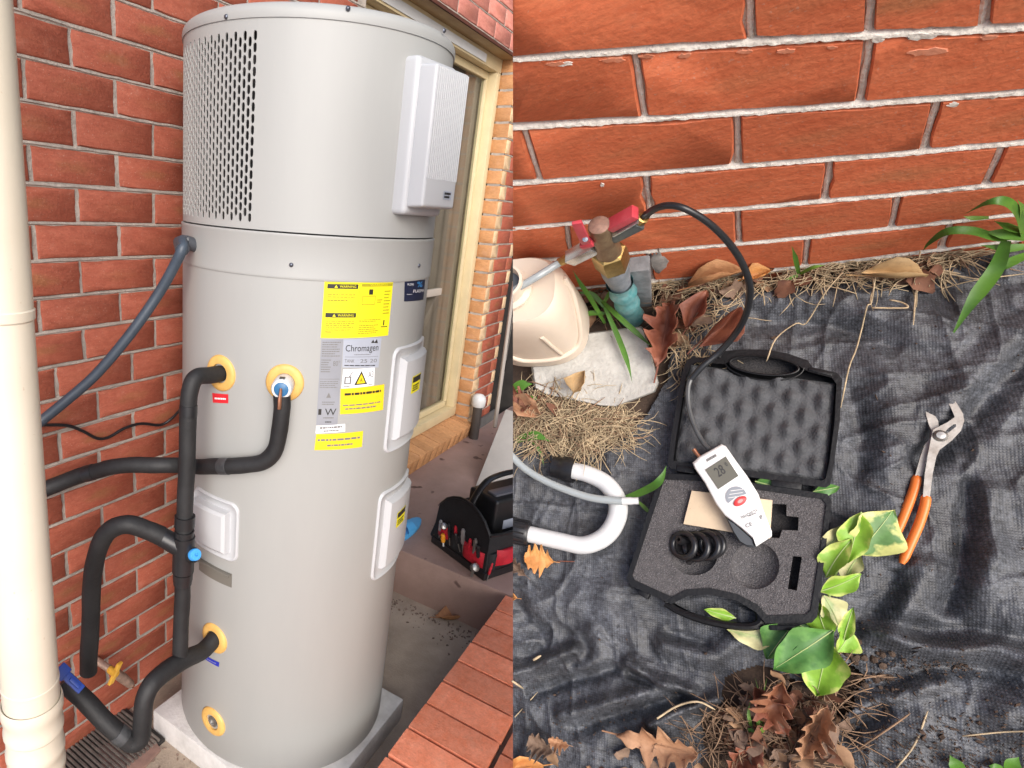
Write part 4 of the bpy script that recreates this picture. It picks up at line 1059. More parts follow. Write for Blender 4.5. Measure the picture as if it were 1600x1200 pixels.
def odd_brick(name, q, seed, par, m):
    """brick of its own outline: q are the four face corners (bl, br, tr, tl) in the wall; origin at its middle."""
    r = random.Random(seed); c = sum(q, V3((0, 0, 0)))/4; n = 9
    lp = []
    for i in range(4):
        a, d = q[i], q[(i+1) % 4]; k0 = n if i % 2 == 0 else 4
        for k in range(k0):
            p = a.lerp(d, k/k0); j = .0011 if i % 2 == 0 else .0008
            if r.random() < (.16 if i == 2 else .07): j = .0032
            inw = (c - p); inw.y = 0
            lp.append(p + inw.normalized()*abs(r.gauss(0, j)) + V3((0, 0, r.gauss(0, .0005))))
    cx = V3((c.x, 0, c.z))
    f0 = [V3((p.x + (c.x-p.x)*.018, WY - .0005 + r.gauss(0, .0004), p.z + (c.z-p.z)*.05)) for p in lp]
    f1 = [V3((p.x, WY + .0032, p.z)) for p in lp]
    f2 = [V3((p.x, WY + .09, p.z)) for p in lp]
    b = MB(); b.loops([f0, f1, f2], cap0=True, cap1=True)
    me = b.mesh(name, c, cut=None, sharp=50)
    bm = bmesh.new(); bm.from_mesh(me)
    for co, no in EDGE:
        g_ = bmesh.ops.bisect_plane(bm, geom=bm.verts[:] + bm.edges[:] + bm.faces[:], plane_co=co - c, plane_no=no, clear_outer=True)
        ed = [x for x in g_['geom_cut'] if isinstance(x, bmesh.types.BMEdge)]
        if ed: bmesh.ops.holes_fill(bm, edges=ed, sides=0)
    nvt = len(bm.verts); bm.to_mesh(me); bm.free()
    if not nvt: return None
    me.materials.append(m)
    return inst(par, 'brick', me, c)


for k in range(8):
    hs = HJ[k]; first = hs[0]
    prev = (first[0] - 420, first[1] - 420) if first[0] > 805 else None
    lst = ([prev] if prev else []) + hs + [(hs[-1][0] + 300*q_, hs[-1][1] + 292*q_) for q_ in (1, 2)]
    for i in range(len(lst)-1):
        (a0, a1), (b0, b1) = lst[i], lst[i+1]
        tl, tr = wp(a0, jy(k, a0)), wp(b0, jy(k, b0)); bl_, brr = wp(a1, jy(k+1, a1)), wp(b1, jy(k+1, b1))
        q = [bl_ + V3((hg, 0, bg_)), brr + V3((-hg, 0, bg_)), tr + V3((-hg, 0, -bg_)), tl + V3((hg, 0, -bg_))]
        odd_brick('brick', q, 100*k + i, gw, bed_brick)
b = MB()
zt = wp(1200, -150).z
b.box((wp(1200, 300).x, WY + .05, (zt + FZ - .05)/2), (3.0, .086, zt - FZ + .05))
part(gw, 'mortar', b, bed_mortar, cut=EDGE)
b = MB(); rj = random.Random(8)
for k in range(1, 8):
    rings = []; xs = np.linspace(760, 2280, 240)
    for x in xs:
        p = wp(x, jy(k, x)); p.y = WY
        w = bg_*.98 + rj.gauss(0, .0005); j = rj.gauss(0, .0006)
        if rj.random() < .05: w *= 1.35
        rings.append([p + V3((0, .008, w+j)), p + V3((0, .0025 + abs(rj.gauss(0, .0008)), w*.8+j)), p + V3((0, -.0004 + rj.gauss(0, .0006), w*.2+j)), p + V3((0, -.0012, -w*.5+j)), p + V3((0, .001, -w*1.0+j)), p + V3((0, .009, -w+j))])
    b.loops(rings, close=False)
part(gw, 'bed_joint', b, bed_mortar, cut=EDGE)
b = MB()
for k in range(8):
    for (a0, a1) in HJ[k]:
        if a0 < 800: continue
        rings = []
        for i in range(9):
            t = i/8; p = wp(a0, jy(k, a0)).lerp(wp(a1, jy(k+1, a1)), t); w = hg*.98 + rj.gauss(0, .0004); j = rj.gauss(0, .0004)
            rings.append([p + V3((-w+j, .008, 0)), p + V3((-w*.8+j, .0042, 0)), p + V3((j, .0030, 0)), p + V3((w*.8+j, .0042, 0)), p + V3((w+j, .008, 0))])
        b.loops(rings, close=False)
part(gw, 'head_joint', b, bed_mortar, cut=EDGE)
# chipped arrises and mortar smears
chip = mat('fresh_brick_chip', (0.66, 0.27, 0.16), .85, col2=(.55, .18, .09), vscale=60, bump=.6)
rc_ = random.Random(17)
def blotch(cx, cy, rx, ry, yy, m, name, seed):
    r = random.Random(seed); p0 = wp(cx, cy); n = 16; ms = mpx(p0)
    pts = [wp(cx + rx*math.cos(2*PI*i/n)*r.uniform(.65, 1.15), cy + ry*math.sin(2*PI*i/n)*r.uniform(.5, 1.15) - rx*math.cos(2*PI*i/n)*.065) for i in range(n)]
    b = MB(); c = sum(pts, V3((0, 0, 0)))/n
    b.loops([[V3((p.x, WY + .002, p.z)) for p in pts], [V3((p.x*.85 + c.x*.15, yy, p.z*.85 + c.z*.15)) for p in pts]], cap1=True)
    return part(gw, name, b, m, cut=EDGE)
for i, (x, y, rx, ry) in enumerate(((868, 99, 16, 4.5), (958, 93, 24, 5.5), (1010, 87, 13, 4), (1070, 86, 13, 5), (1165, 80, 16, 4), (1226, 79, 18, 5), (1300, 73, 10, 3), (1450, 80, 40, 8), (1545, 58, 20, 4))):
    blotch(x, y, rx, ry, WY - .0014, chip, 'chipped_edge', i)
for i, (x, y, rx, ry) in enumerate(((1440, 56, 30, 7), (1490, 163, 12, 4), (1370, 62, 12, 6), (941, 288, 4, 4), (1030, 408, 16, 20), (880, 99, 22, 4))):
    blotch(x, y, rx, ry, WY - .0012, bed_mortar if i != 4 else mat('grey_mortar', (.42, .40, .37), .95, var=.4, vscale=40, bump=.6), 'mortar_smear', 50 + i)

# ---- soil and weed mat
c_ = [fz(801, 380), fz(1640, 300), fz(1640, 1260), fz(801, 1260)]
x0, x1 = min(p.x for p in c_) - .02, max(p.x for p in c_) + .12
y0, y1 = min(p.y for p in c_) - .1, WY + .012
def soil_h(x, y): return .010*nz((x*5, y*5, 1)) + .005*nz((x*19, y*19, 2)) + .003*nz((x*55, y*55, 3))
# earth under the bed, so that the bed has a body
b = MB(); b.box(((x0+x1)/2, (y0+y1)/2 + .04, FZ - .105), (x1-x0, y1-y0 + .12, .09)); single('earth', b, soil_m, (0, 0, FZ), R, kind='structure', cut=EDGE)

RIDGES = [  # crests and hollows of the matting: picture points, height, width
    ([(1605, 555), (1540, 620), (1490, 680), (1440, 720)], -.016, .020), ([(1600, 520), (1530, 585), (1480, 640)], .014, .028),
    ([(1512, 760), (1512, 830), (1500, 900), (1480, 950)], -.016, .014), ([(1535, 770), (1540, 850), (1520, 920)], .012, .022),
    ([(1360, 985), (1420, 1005), (1480, 1015), (1540, 1012), (1605, 1035)], .020, .016), ([(1370, 965), (1440, 985), (1520, 985), (1605, 1000)], -.012, .016), ([(1390, 1070), (1450, 1050), (1520, 1045), (1600, 1060)], -.013, .012),
    ([(1330, 1110), (1400, 1080), (1470, 1060)], .012, .014), ([(1320, 1150), (1380, 1105)], -.012, .010),
    ([(805, 1052), (850, 1035), (900, 1015)], .020, .014), ([(985, 1035), (1030, 1060), (1080, 1078)], .017, .012), ([(985, 1052), (1040, 1078), (1080, 1090)], -.014, .009),
    ([(830, 1085), (900, 1062), (960, 1045)], -.014, .012), ([(880, 1115), (960, 1095), (1040, 1070)], .016, .015), ([(900, 1140), (980, 1110), (1060, 1090)], -.012, .012), ([(1020, 1128), (1070, 1105), (1120, 1090)], .018, .010),
    ([(840, 945), (930, 950), (980, 985)], .010, .03), ([(1040, 1010), (1110, 1025), (1150, 1000)], .013, .02), ([(1050, 990), (1100, 1005)], -.010, .010), ([(820, 960), (850, 1000), (830, 1030)], -.012, .022),
    ([(1100, 470), (1250, 470), (1380, 500), (1460, 520)], .010, .03), ([(1190, 505), (1290, 505), (1390, 540)], -.012, .022), ([(1330, 610), (1345, 680), (1340, 740)], -.012, .018), ([(1370, 560), (1400, 640), (1390, 720)], .008, .03),
    ([(1400, 905), (1370, 950), (1330, 985)], -.012, .018), ([(1440, 890), (1410, 950), (1380, 985)], .012, .02), ([(1560, 880), (1590, 960)], .008, .03), ([(1500, 400), (1550, 440), (1605, 440)], -.010, .02),
    ([(870, 775), (900, 800), (935, 805)], -.008, .03), ([(1000, 760), (990, 830)], -.006, .02), ([(930, 980), (940, 1020), (920, 1040)], .008, .016), ([(1560, 1110), (1605, 1090)], .010, .02), ([(1420, 1130), (1500, 1110), (1605, 1130)], .007, .03)]
RG = []
for pts, amp, wdt in RIDGES:
    P_ = spline([fz(*p) for p in pts], 24); RG.append((np.array([(p.x, p.y) for p in P_]), amp, wdt))
def mat_h(X, Y):
    h = np.zeros_like(X)
    for P_, amp, wdt in RG:
        d2 = np.min((X[..., None]-P_[:, 0])**2 + (Y[..., None]-P_[:, 1])**2, axis=-1)
        h += amp*1.35*np.exp(-d2/(wdt*wdt*.75))
    return h
NX, NY = 470, 330
gx = np.linspace(x0, x1, NX+1); gy = np.linspace(y0, y1 - .012, NY+1); GX, GY = np.meshgrid(gx, gy)
HM = mat_h(GX, GY)
for j in range(NY+1):
    for i in range(NX+1):
        x, y = GX[j, i], GY[j, i]
        HM[j, i] += .0085*nz((x*4.3, y*5.2, 4)) + .0055*nz((x*13, y*10, 5)) + .0040*(.5 - abs(nz((x*21, y*17, 8)))) + .0050*max(0, 1 - abs(nz((x*8 + 2*nz((x*6, y*6, 1)), y*14, 11)))*4.5)**2 + .0045*max(0, 1 - abs(nz((x*11, y*6 + 2*nz((x*4, y*4, 6)), 15)))*5.0)**2 + .0026*max(0, 1 - abs(nz((x*17, y*8 + 2*nz((x*5, y*5, 2)), 12)))*3.6)**3 + .0026*nz((x*34, y*30, 6)) + .0012*nz((x*80, y*80, 7))
# pressed down where the case and the pliers lie
def press(pts, lo, feather):
    P_ = np.array([(fz(*p).x, fz(*p).y) for p in pts]); c = P_.mean(0); rr = np.abs(P_-c).max(0) + feather
    k = np.clip(1.35 - np.maximum(np.abs(GX-c[0])/rr[0], np.abs(GY-c[1])/rr[1])*1.2, 0, 1)
    HM[:] = HM*(1-k) + lo*k
press([(1040, 570), (1310, 590), (1275, 960), (985, 910)], -.004, .02)
hm_at = lambda x, y: float(HM[int(np.clip(round((y-gy[0])/(gy[1]-gy[0])), 0, NY)), int(np.clip(round((x-gx[0])/(gx[1]-gx[0])), 0, NX))])
MATP = [(790, 640), (850, 655), (905, 700), (960, 700), (1010, 650), (1040, 600), (1052, 545), (1075, 500), (1110, 478), (1180, 462), (1300, 447), (1400, 436), (1470, 415), (1500, 392), (1560, 376), (1610, 362), (1720, 340), (2300, 240), (2300, 1400), (780, 1400)]
HOLE = [(1128, 1058), (1180, 1040), (1215, 1052), (1262, 1075), (1300, 1055), (1330, 1040), (1352, 1060), (1338, 1090), (1318, 1120), (1300, 1150), (1325, 1180), (1330, 1215), (1090, 1215), (1105, 1180), (1095, 1130), (1130, 1095)]
mp_ = [(fz(*p).x, fz(*p).y) for p in MATP]; hp2 = [(fz(*p).x, fz(*p).y) for p in HOLE]
def inside(x, y, P_):
    c = False; n = len(P_)
    for i in range(n):
        (a, b_), (d, e) = P_[i], P_[i-1]
        if (b_ > y) != (e > y) and x < (d-a)*(y-b_)/(e-b_) + a: c = not c
    return c
b = MB(); b.v = [V3((GX[j, i], GY[j, i], FZ + .004 + HM[j, i])) for j in range(NY+1) for i in range(NX+1)]
for j in range(NY):
    for i in range(NX):
        x, y = GX[j, i], GY[j, i]; w = .006*nz((x*40, y*40, 9))
        if inside(x + w, y + w, mp_) and not inside(x + w, y - w, hp2): b.f.append((j*(NX+1)+i, j*(NX+1)+i+1, (j+1)*(NX+1)+i+1, (j+1)*(NX+1)+i)); b.mi.append(0)
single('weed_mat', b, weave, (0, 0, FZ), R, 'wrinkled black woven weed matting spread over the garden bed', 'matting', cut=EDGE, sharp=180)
b = MB(); NX2, NY2 = 200, 170
def soilf(u, v):
    x, y = x0 + (x1-x0)*u, y0 + (y1-y0)*v; h = -.010 + soil_h(x, y)
    w = .004
    if inside(x, y, mp_) and not inside(x, y, hp2): h = min(h, hm_at(x, y) - .012, hm_at(x + .008, y) - .012, hm_at(x - .008, y) - .012, hm_at(x, y + .008) - .012, hm_at(x, y - .008) - .012)
    return V3((x, y, FZ + h))
b.grid(soilf, NX2, NY2)
single('soil', b, soil_m, (0, 0, FZ), R, kind='structure', cut=EDGE)
onmat = lambda x, y, h=0.0: (lambda p: V3((p.x, p.y, FZ + .005 + hm_at(p.x, p.y) + h)))(fz(x, y, .005))

# ---- open instrument case
case_pl = mat('case_plastic', (.006, .006, .007), .42, var=.25, vscale=30, bump=.15, bscale=200, spec=.3)
foam_m = mat('case_foam', (.105, .098, .100), .95, col2=(.070, .066, .068), vscale=90, bump=1.0, bscale=420, speck=(520, .60, (.19, .18, .185)))
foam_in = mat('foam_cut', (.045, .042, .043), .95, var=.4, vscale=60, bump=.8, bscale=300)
egg_m = mat('egg_foam', (.088, .091, .097), .95, col2=(.062, .064, .068), vscale=40, bump=.7, bscale=300)
HB = .043
ck = thing('instrument_case', 'open black plastic instrument case with grey foam lining on the matting', 'case', fz(1150, 760), R)
fp = lambda lst, h: [fz(x, y, h) for x, y in lst]
outer = [(1036, 740), (1090, 742), (1200, 758), (1293, 772), (1300, 784), (1289, 866), (1277, 964), (1268, 973), (1196, 974), (1182, 957), (1152, 939), (1109, 929), (1075, 931), (1049, 944), (985, 915), (979, 903), (1029, 750)]
inner = [(1038, 749), (1090, 751), (1199, 767), (1285, 780), (1291, 788), (1281, 866), (1267, 953), (1260, 960), (1199, 962), (1184, 945), (1154, 929), (1110, 919), (1074, 921), (1050, 933), (991, 906), (988, 899), (1035, 757)]
def inset(lst, k):
    c = np.mean(lst, axis=0); return [(c[0] + (x-c[0])*k, c[1] + (y-c[1])*k) for x, y in lst]
b = MB()
b.loops([fp(inset(outer, .955), .004), fp(inset(outer, .985), .010), fp(outer, HB - .004), fp(outer, HB), fp(inner, HB), fp(inner, .012)], cap0=True, cap1=True)
part(ck, 'base_shell', b, case_pl, sharp=45)
# foam insert with its cut-outs
from mathutils.geometry import tessellate_polygon
FT = HB - .003
circ = lambda cx, cy, rx, ry, n=28: [(cx + rx*math.cos(2*PI*i/n), cy + ry*math.sin(2*PI*i/n)) for i in range(n)]
pk1 = circ(1085, 868, 36, 31); pk2 = circ(1180, 884, 38, 37)
cross = [(1196, 787), (1229, 788), (1229, 806), (1248, 808), (1247, 829), (1222, 828), (1218, 841), (1205, 840)]
slot = [(1239, 869), (1253, 870), (1245, 923), (1231, 920)]
loops_ = [fp(inset(inner, .997), FT)] + [fp(h, FT) for h in (pk1, pk2, cross, slot)]
tri = tessellate_polygon(loops_)
b = MB(); b.add([p for l_ in loops_ for p in l_], tri); fo = part(ck, 'foam_insert', b, foam_m)
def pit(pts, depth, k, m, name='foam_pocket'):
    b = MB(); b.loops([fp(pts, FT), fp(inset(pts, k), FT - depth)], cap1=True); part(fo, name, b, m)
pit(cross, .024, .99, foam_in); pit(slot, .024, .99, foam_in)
def bowl(cx, cy, rx, ry, depth, m):
    b = MB(); rings = [fp(circ(cx, cy, rx*math.cos(t), ry*math.cos(t)), FT - depth*math.sin(t)) for t in (0, .25, .55, .85, 1.15, 1.4)]
    b.loops(rings, cap1=True); part(fo, 'foam_bowl', b, m, sharp=80)
bowl(1085, 868, 36, 31, .020, foam_m); bowl(1180, 884, 38, 37, .018, foam_m)
# carrying handle on the base and its twin in the lid
b = MB(); hp3 = [fz(x, y, .030) for x, y in ((1040, 942), (1064, 956), (1100, 969), (1140, 977), (1172, 979), (1188, 972), (1186, 957), (1172, 942), (1150, 930), (1110, 920), (1075, 922), (1052, 932))]
hp3 = spline(hp3 + [hp3[0]], 4); b.tube(hp3, .0062, 8, cap=False); part(ck, 'handle', b, case_pl)
b = MB(); b.loops([fp([(1000, 925), (1045, 947), (1110, 979), (1190, 990), (1196, 984), (1110, 971), (1050, 938), (1003, 918)], .03)]); 
b = MB(); b.prism(fp([(1003, 921), (1040, 940), (1110, 972), (1185, 983), (1240, 979), (1262, 973), (1262, 968), (1200, 974), (1130, 974), (1060, 950), (1010, 918)], .016), (0, 0, .018)); part(ck, 'front_lip', b, case_pl)
for q in ([(1003, 921), (1018, 929), (1014, 937), (999, 928)], [(1200, 976), (1240, 977), (1240, 984), (1202, 984)]):
    b = MB(); b.prism(fp(q, .012), (0, 0, .028)); part(ck, 'latch', b, case_pl, bev=.001)
# lid lying open
LH = .043
lo = [(1043, 727), (1048, 687), (1065, 585), (1073, 563), (1083, 558), (1124, 560), (1129, 549), (1160, 546), (1196, 546), (1230, 552), (1262, 563), (1270, 574), (1307, 582), (1316, 592), (1312, 660), (1303, 726), (1297, 758), (1290, 762), (1217, 752), (1130, 739), (1050, 733)]
li = [(1052, 719), (1056, 686), (1072, 590), (1080, 570), (1090, 566), (1131, 569), (1137, 566), (1165, 560), (1196, 557), (1225, 562), (1247, 571), (1262, 580), (1300, 590), (1307, 600), (1304, 660), (1296, 722), (1290, 748), (1284, 751), (1216, 742), (1132, 729), (1060, 723)]
b = MB(); b.loops([fp(inset(lo, .97), .006), fp(inset(lo, .99), .012), fp(lo, LH - .003), fp(lo, LH), fp(li, LH), fp(li, .018)], cap0=True, cap1=True)
lid = part(ck, 'lid_shell', b, case_pl, sharp=45)
qd = [(1054, 722), (1291, 751), (1306, 597), (1076, 567)]
def bil(q, u, v):
    return tuple(q[0][k]*(1-u)*(1-v) + q[1][k]*u*(1-v) + q[2][k]*u*v + q[3][k]*(1-u)*v for k in (0, 1))
NE = 140
def eggf(u, v):
    x, y = bil(qd, u, v); p = fz(x, y, LH - .006)
    a, c = u*4.8*2*PI + .5, v*3.1*2*PI + .4
    hgt = .0048*(math.cos(a)*math.cos(c) + .35*(math.cos(2*a) + math.cos(2*c))) + .0012*nz(p*60)
    ed = min(u, 1-u, v, 1-v); k = min(1, ed/.035)
    wob = .012*nz((v*9, u*2, 3)) if u < .06 else 0
    return V3((p.x, p.y, p.z - .008*(1-k) + hgt*k))
b = MB(); b.v = [eggf(i/NE, j/NE) for j in range(NE+1) for i in range(NE+1)]
for j in range(NE):
    for i in range(NE):
        x, y = bil(qd, (i+.5)/NE, (j+.5)/NE)
        if ((x-1194)/60)**2 + ((y-570)/24)**2 < 1: continue
        b.f.append((j*(NE+1)+i, j*(NE+1)+i+1, (j+1)*(NE+1)+i+1, (j+1)*(NE+1)+i)); b.mi.append(0)
part(ck, 'egg_foam', b, egg_m, sharp=180)
ell_ = [(1194 + 54*math.cos(t), 571 + 14.5*math.sin(t) + .09*54*math.cos(t)) for t in [2*PI*i/28 for i in range(28)]]
b = MB(); e3 = [fz(x, y, LH + .001) for x, y in ell_]; b.tube(e3 + [e3[0]], .0019, 8, cap=False); part(lid, 'lid_handle', b, case_pl)
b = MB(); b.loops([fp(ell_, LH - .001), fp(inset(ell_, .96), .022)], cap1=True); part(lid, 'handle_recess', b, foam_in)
b = MB(); e4 = [fz(x, y, LH - .0005) for x, y in [(1194 + 62*math.cos(t), 569 + 25*math.sin(t) + .09*62*math.cos(t)) for t in [PI*i/18 for i in range(19)]]]; b.tube(e4, .0011, 6); part(lid, 'handle_rim', b, case_pl)
for q in ([(1058, 728), (1085, 732), (1085, 742), (1058, 738)], [(1205, 751), (1252, 757), (1251, 767), (1204, 761)], [(1262, 577), (1300, 586), (1298, 591), (1262, 582)], [(1118, 553), (1127, 553), (1127, 562), (1118, 562)]):
    b = MB(); b.prism(fp(q, LH - .010), (0, 0, .012)); part(ck, 'hinge', b, case_pl, bev=.0012)

# ---- card, coil and manometer in the case
CZ = HB + .001
card = fp([(1081, 767), (1207, 782), (1203, 842), (1068, 819)], CZ)
b = MB(); b.prism(card, (0, 0, .004)); single('card', b, mat('pale_card', (.66, .52, .36), .8, var=.12, vscale=30, speck=(160, .7, (.5, .36, .22))), card[0], R, 'cream card lying under the white meter in the case', 'card', bev=.0006)
co = fz(1090, 855, .045)
coil = thing('coiled_tube', 'coil of glossy black rubber tube in the round foam pocket', 'tube', co, R)
rub = mat('black_rubber', (.016, .016, .018), .28, var=.2, vscale=40)
axc = ((fz(1060, 842, .052) - fz(1110, 858, .040)).normalized()*.8 + (-fz(1090, 855, .04)).normalized()*.75).normalized()
for i, (x, y, h, r1) in enumerate(((1068, 852, .052, .0195), (1087, 854, .049, .0205), (1103, 852, .046, .0205), (1112, 850, .040, .019))):
    c = fz(x, y, h); u = axc.orthogonal().normalized(); w = axc.cross(u)
    pts = [c + (u*math.cos(t) + w*math.sin(t))*r1 + axc*.002*math.sin(t) for t in [2*PI*k/28 for k in range(29)]]
    b = MB(); b.tube(pts, .0048, 10, cap=False); part(coil, 'turn', b, rub)
c = fz(1063, 844, .054); b = MB(); b.lathe([(.0030, .004), (.0066, .004), (.0070, -.012), (.0030, -.012), (.0030, .004)], c, axc, 16); part(coil, 'tube_end', b, rub)
b = MB(); b.tube(spline([c - axc*.01, fz(1072, 862, .050), fz(1082, 872, .040), fz(1075, 880, .034)], 5), .0046, 8); part(coil, 'tail', b, rub)

MZ = .074
meter = thing('manometer', 'white handheld manometer with screen and red button resting across the case', 'meter', fz(1145, 775, .05), R)
mo = [(1093, 713), (1127, 694), (1134, 697), (1150, 720), (1167, 743), (1185, 772), (1193, 797), (1200, 815), (1206, 830), (1206, 838), (1182, 854), (1178, 843), (1158, 825), (1133, 806), (1119, 788), (1101, 754), (1085, 731), (1082, 723)]
meter_w = mat('meter_plastic', (.80, .80, .785), .38, var=.02)
b = MB(); b.loops([fp(inset(mo, .95), MZ - .026), fp(mo, MZ - .021), fp(mo, MZ - .005), fp(inset(mo, .975), MZ - .001), fp(inset(mo, .94), MZ)], cap0=True, cap1=True)
part(meter, 'body', b, meter_w, sharp=50)
grp_ = [(1133, 807), (1145, 815), (1158, 826), (1179, 845), (1181, 856), (1168, 855), (1156, 848), (1145, 831)]
b = MB(); b.loops([fp(inset(grp_, .9), MZ - .028), fp(grp_, MZ - .022), fp(grp_, MZ - .008), fp(inset(grp_, .8), MZ - .004)], cap0=True, cap1=True); part(meter, 'rubber_grip', b, mat('grey_rubber', (.055, .062, .07), .5))
mf = lambda q: (lambda u, v, l=.0008: fz(*bil(q, u, v), MZ + l))
scq = [(1122, 764.5), (1154, 743.5), (1134, 713), (1101.5, 734)]
b = MB(); b.grid(mf(scq), 1, 1); scn = part(meter, 'screen', b, mat('lcd', (.135, .130, .105), .25))
b = MB(); put_text(b, '28', lambda u, v: mf(scq)(u, v, .0013), (.30, .40, .66, .84)); put_text(b, '°', lambda u, v: mf(scq)(u, v, .0013), (.80, .62, .88, .80)); part(scn, 'digits', b, mat('lcd_ink', (.03, .03, .03), .5))
kq = [(1139, 797), (1172, 777), (1164, 752), (1129, 773)]
kc = (1150.5, 776.0)
def key_fn(r0, r1, a0, a1, l, n=14):
    ang = -.56
    pt = lambda r, a: (kc[0] + r*math.cos(a), kc[1] + r*math.sin(a)*.98)
    b = MB(); b.loops([[fz(*pt(r, a0 + (a1-a0)*i/n), MZ + l) for i in range(n+1)] for r in (r0, r1)], close=False); return b
part(meter, 'keypad', key_fn(.5, 16.5, PI*.78, PI*1.92, .0012), mat('key_grey', (.26, .28, .31), .5))
b = MB(); 
for k in range(3): b.tube([fz(*p, MZ + .0016) for p in ((kc[0] - 13 + 2*k, kc[1] + 2 - 5.5*k), (kc[0] + 8 + 2*k, kc[1] - 9 - 5.5*k + 8))], .0005, 5)
part(meter, 'key_line', b, meter_w, kind='stuff')
re = [(1156.5 + 11.5*math.cos(t)*math.cos(-.55) - 6.5*math.sin(t)*math.sin(-.55), 783 + 11.5*math.cos(t)*math.sin(-.55) + 6.5*math.sin(t)*math.cos(-.55)) for t in [2*PI*i/24 for i in range(24)]]
b = MB(); b.loops([fp(re, MZ), fp(re, MZ + .0016), fp(inset(re, .9), MZ + .0024)], cap1=True); rk = part(meter, 'red_button', b, mat('button_red', (.62, .05, .05), .4))
b = MB(); b.loops([fp(inset(re, .40), MZ + .0024), fp(inset(re, .36), MZ + .0028)], cap1=True); part(rk, 'button_mark', b, mat('button_pale', (.75, .35, .33), .4))
b = MB(); put_text(b, 'MANOMETER', mf([(1160, 811), (1186, 799), (1182.5, 795), (1157, 807)]), (0, 0, 1, 1)); put_text(b, 'CE', mf([(1166, 825), (1176, 820.5), (1174, 815), (1164, 819.5)]), (0, 0, 1, 1)); put_lines(b, mf([(1188, 812), (1193, 810), (1190, 804), (1186, 806)]), (0, 0, 1, 1), 3, random.Random(1), .8); put_lines(b, mf([(1170, 807.5), (1182, 802.5), (1181, 800.5), (1169, 805.5)]), (0, 0, 1, .8), 1, random.Random(1), .8)
put_lines(b, mf([(1105, 722), (1121, 713), (1118, 708.5), (1103, 717.5)]), (0, 0, 1, 1), 1, random.Random(3), .8)
part(meter, 'print', b, ink_soft)
b = MB(); b.tube([fz(1096, 717, MZ - .010), fz(1089, 709, MZ - .010), fz(1084, 702, MZ - .010)], [.0034, .0030, .0036], 10); part(meter, 'nozzle', b, copper)

# ---- slip joint pliers
ps = thing('pliers', 'slip joint pliers with orange dipped handles lying on the matting', 'pliers', fz(1440, 750), R)
zq = lambda l_: [(1370 + x/4.0, 600 + y/4.0) for x, y in l_]
armA = zq([(410, 62), (450, 74), (500, 120), (540, 188), (546, 232), (526, 292), (470, 352), (392, 412), (372, 455), (350, 560), (332, 705), (288, 705), (300, 560), (318, 450), (340, 335), (352, 285), (392, 264), (440, 240), (488, 206), (468, 160), (445, 112)])
slotA = zq([(428, 300), (440, 282), (480, 252), (496, 252), (494, 268), (450, 302), (434, 310)])
pl_steel = mat('plier_steel', (.42, .40, .37), .5, metal=.6, col2=(.29, .26, .23), vscale=60, bump=.15)
za, zb_ = .016, .023
la = [fp(armA, zb_), fp(slotA, zb_)]; lb = [fp(armA, za), fp(slotA, za)]
tr_ = tessellate_polygon(la); na = len(armA)
b = MB(); b.add([p for l_ in la for p in l_], tr_); b.add([p for l_ in lb for p in l_], [t[::-1] for t in tr_])
for s_, l_ in ((0, armA), (1, slotA)): b.loops([lb[s_], la[s_]])
part(ps, 'jaw_arm', b, pl_steel, weld=True)
armB = zq([(300, 138), (316, 132), (328, 150), (346, 190), (376, 238), (380, 280), (350, 340), (330, 400), (302, 470), (276, 580), (232, 580), (262, 470), (290, 390), (328, 340), (334, 295), (318, 262), (300, 200)])
b = MB(); b.prism(fp(armB, .008), (0, 0, .0075)); part(ps, 'jaw_arm', b, pl_steel)
for sp_, zc in ((zq([(308, 690), (300, 760), (262, 880), (205, 1010), (155, 1122)]), .0185), (zq([(250, 570), (238, 640), (190, 770), (140, 890), (80, 1003)]), .012)):
    P_ = spline([fz(x, y, zc) for x, y in sp_], 5); n_ = len(P_); ms = mpx(P_[0])
    rr = [6.6*ms*(1 if 1 < i < n_-2 else (.85 if i in (1, n_-2) else .55)) for i in range(n_)]
    b = MB(); b.tube(P_, rr, 14, flat=.85); part(ps, 'handle', b, mat('orange_dip', (.80, .20, .035), .38, var=.08, vscale=20))
pv = fz(1469.5, 681, zb_); b = MB(); b.lathe([(.0088, -.004), (.0088, 0), (.0085, .001), (.006, .003), (.0052, .0042), (0, .0045)], pv, Z_, 20); part(ps, 'pivot', b, steel)

# ---- white pipe trap with black nuts
sp5 = lambda l_, h: [fz(800 + x/4.0, 650 + y/4.0, h) for x, y in l_]
ut = thing('waste_trap', 'white plastic waste pipe bent in a U with black nuts', 'pipe', fz(930, 800), R)
P_ = spline(sp5([(385, 342), (470, 362), (570, 410), (635, 480), (663, 560), (652, 645), (605, 728), (530, 784), (430, 808), (300, 782), (105, 738)], .022), 6)
ru = 13.6*mpx(P_[20])
b = MB(); b.tube(P_, ru, 20); part(ut, 'pipe', b, white_pvc, sharp=50)
a0_, d0_ = P_[0], (P_[0]-P_[3]).normalized()
b = MB(); b.lathe([(ru*.6, .003), (ru*1.25, .003), (ru*1.5, .0), (ru*1.55, .018), (ru*1.35, .022), (ru*1.30, .040), (ru*.7, .041)], a0_ - d0_*.002, d0_, 14); part(ut, 'nut', b, black_plast)
a1_, d1_ = P_[-1], (P_[-1]-P_[-4]).normalized()
b = MB(); b.lathe([(ru*.6, 0), (ru*1.35, 0), (ru*1.5, .003), (ru*1.5, .028), (ru*1.7, .030), (ru*1.75, .052), (ru*.6, .053)], a1_ - d1_*.002, d1_, 14)
for i in range(14):
    t = 2*PI*i/14; u = d1_.orthogonal().normalized(); w = d1_.cross(u); o = a1_ + (u*math.cos(t) + w*math.sin(t))*ru*1.5
    b.tube([o + d1_*.003, o + d1_*.028], .0018, 5)
part(ut, 'nut', b, black_plast, cut=EDGE)

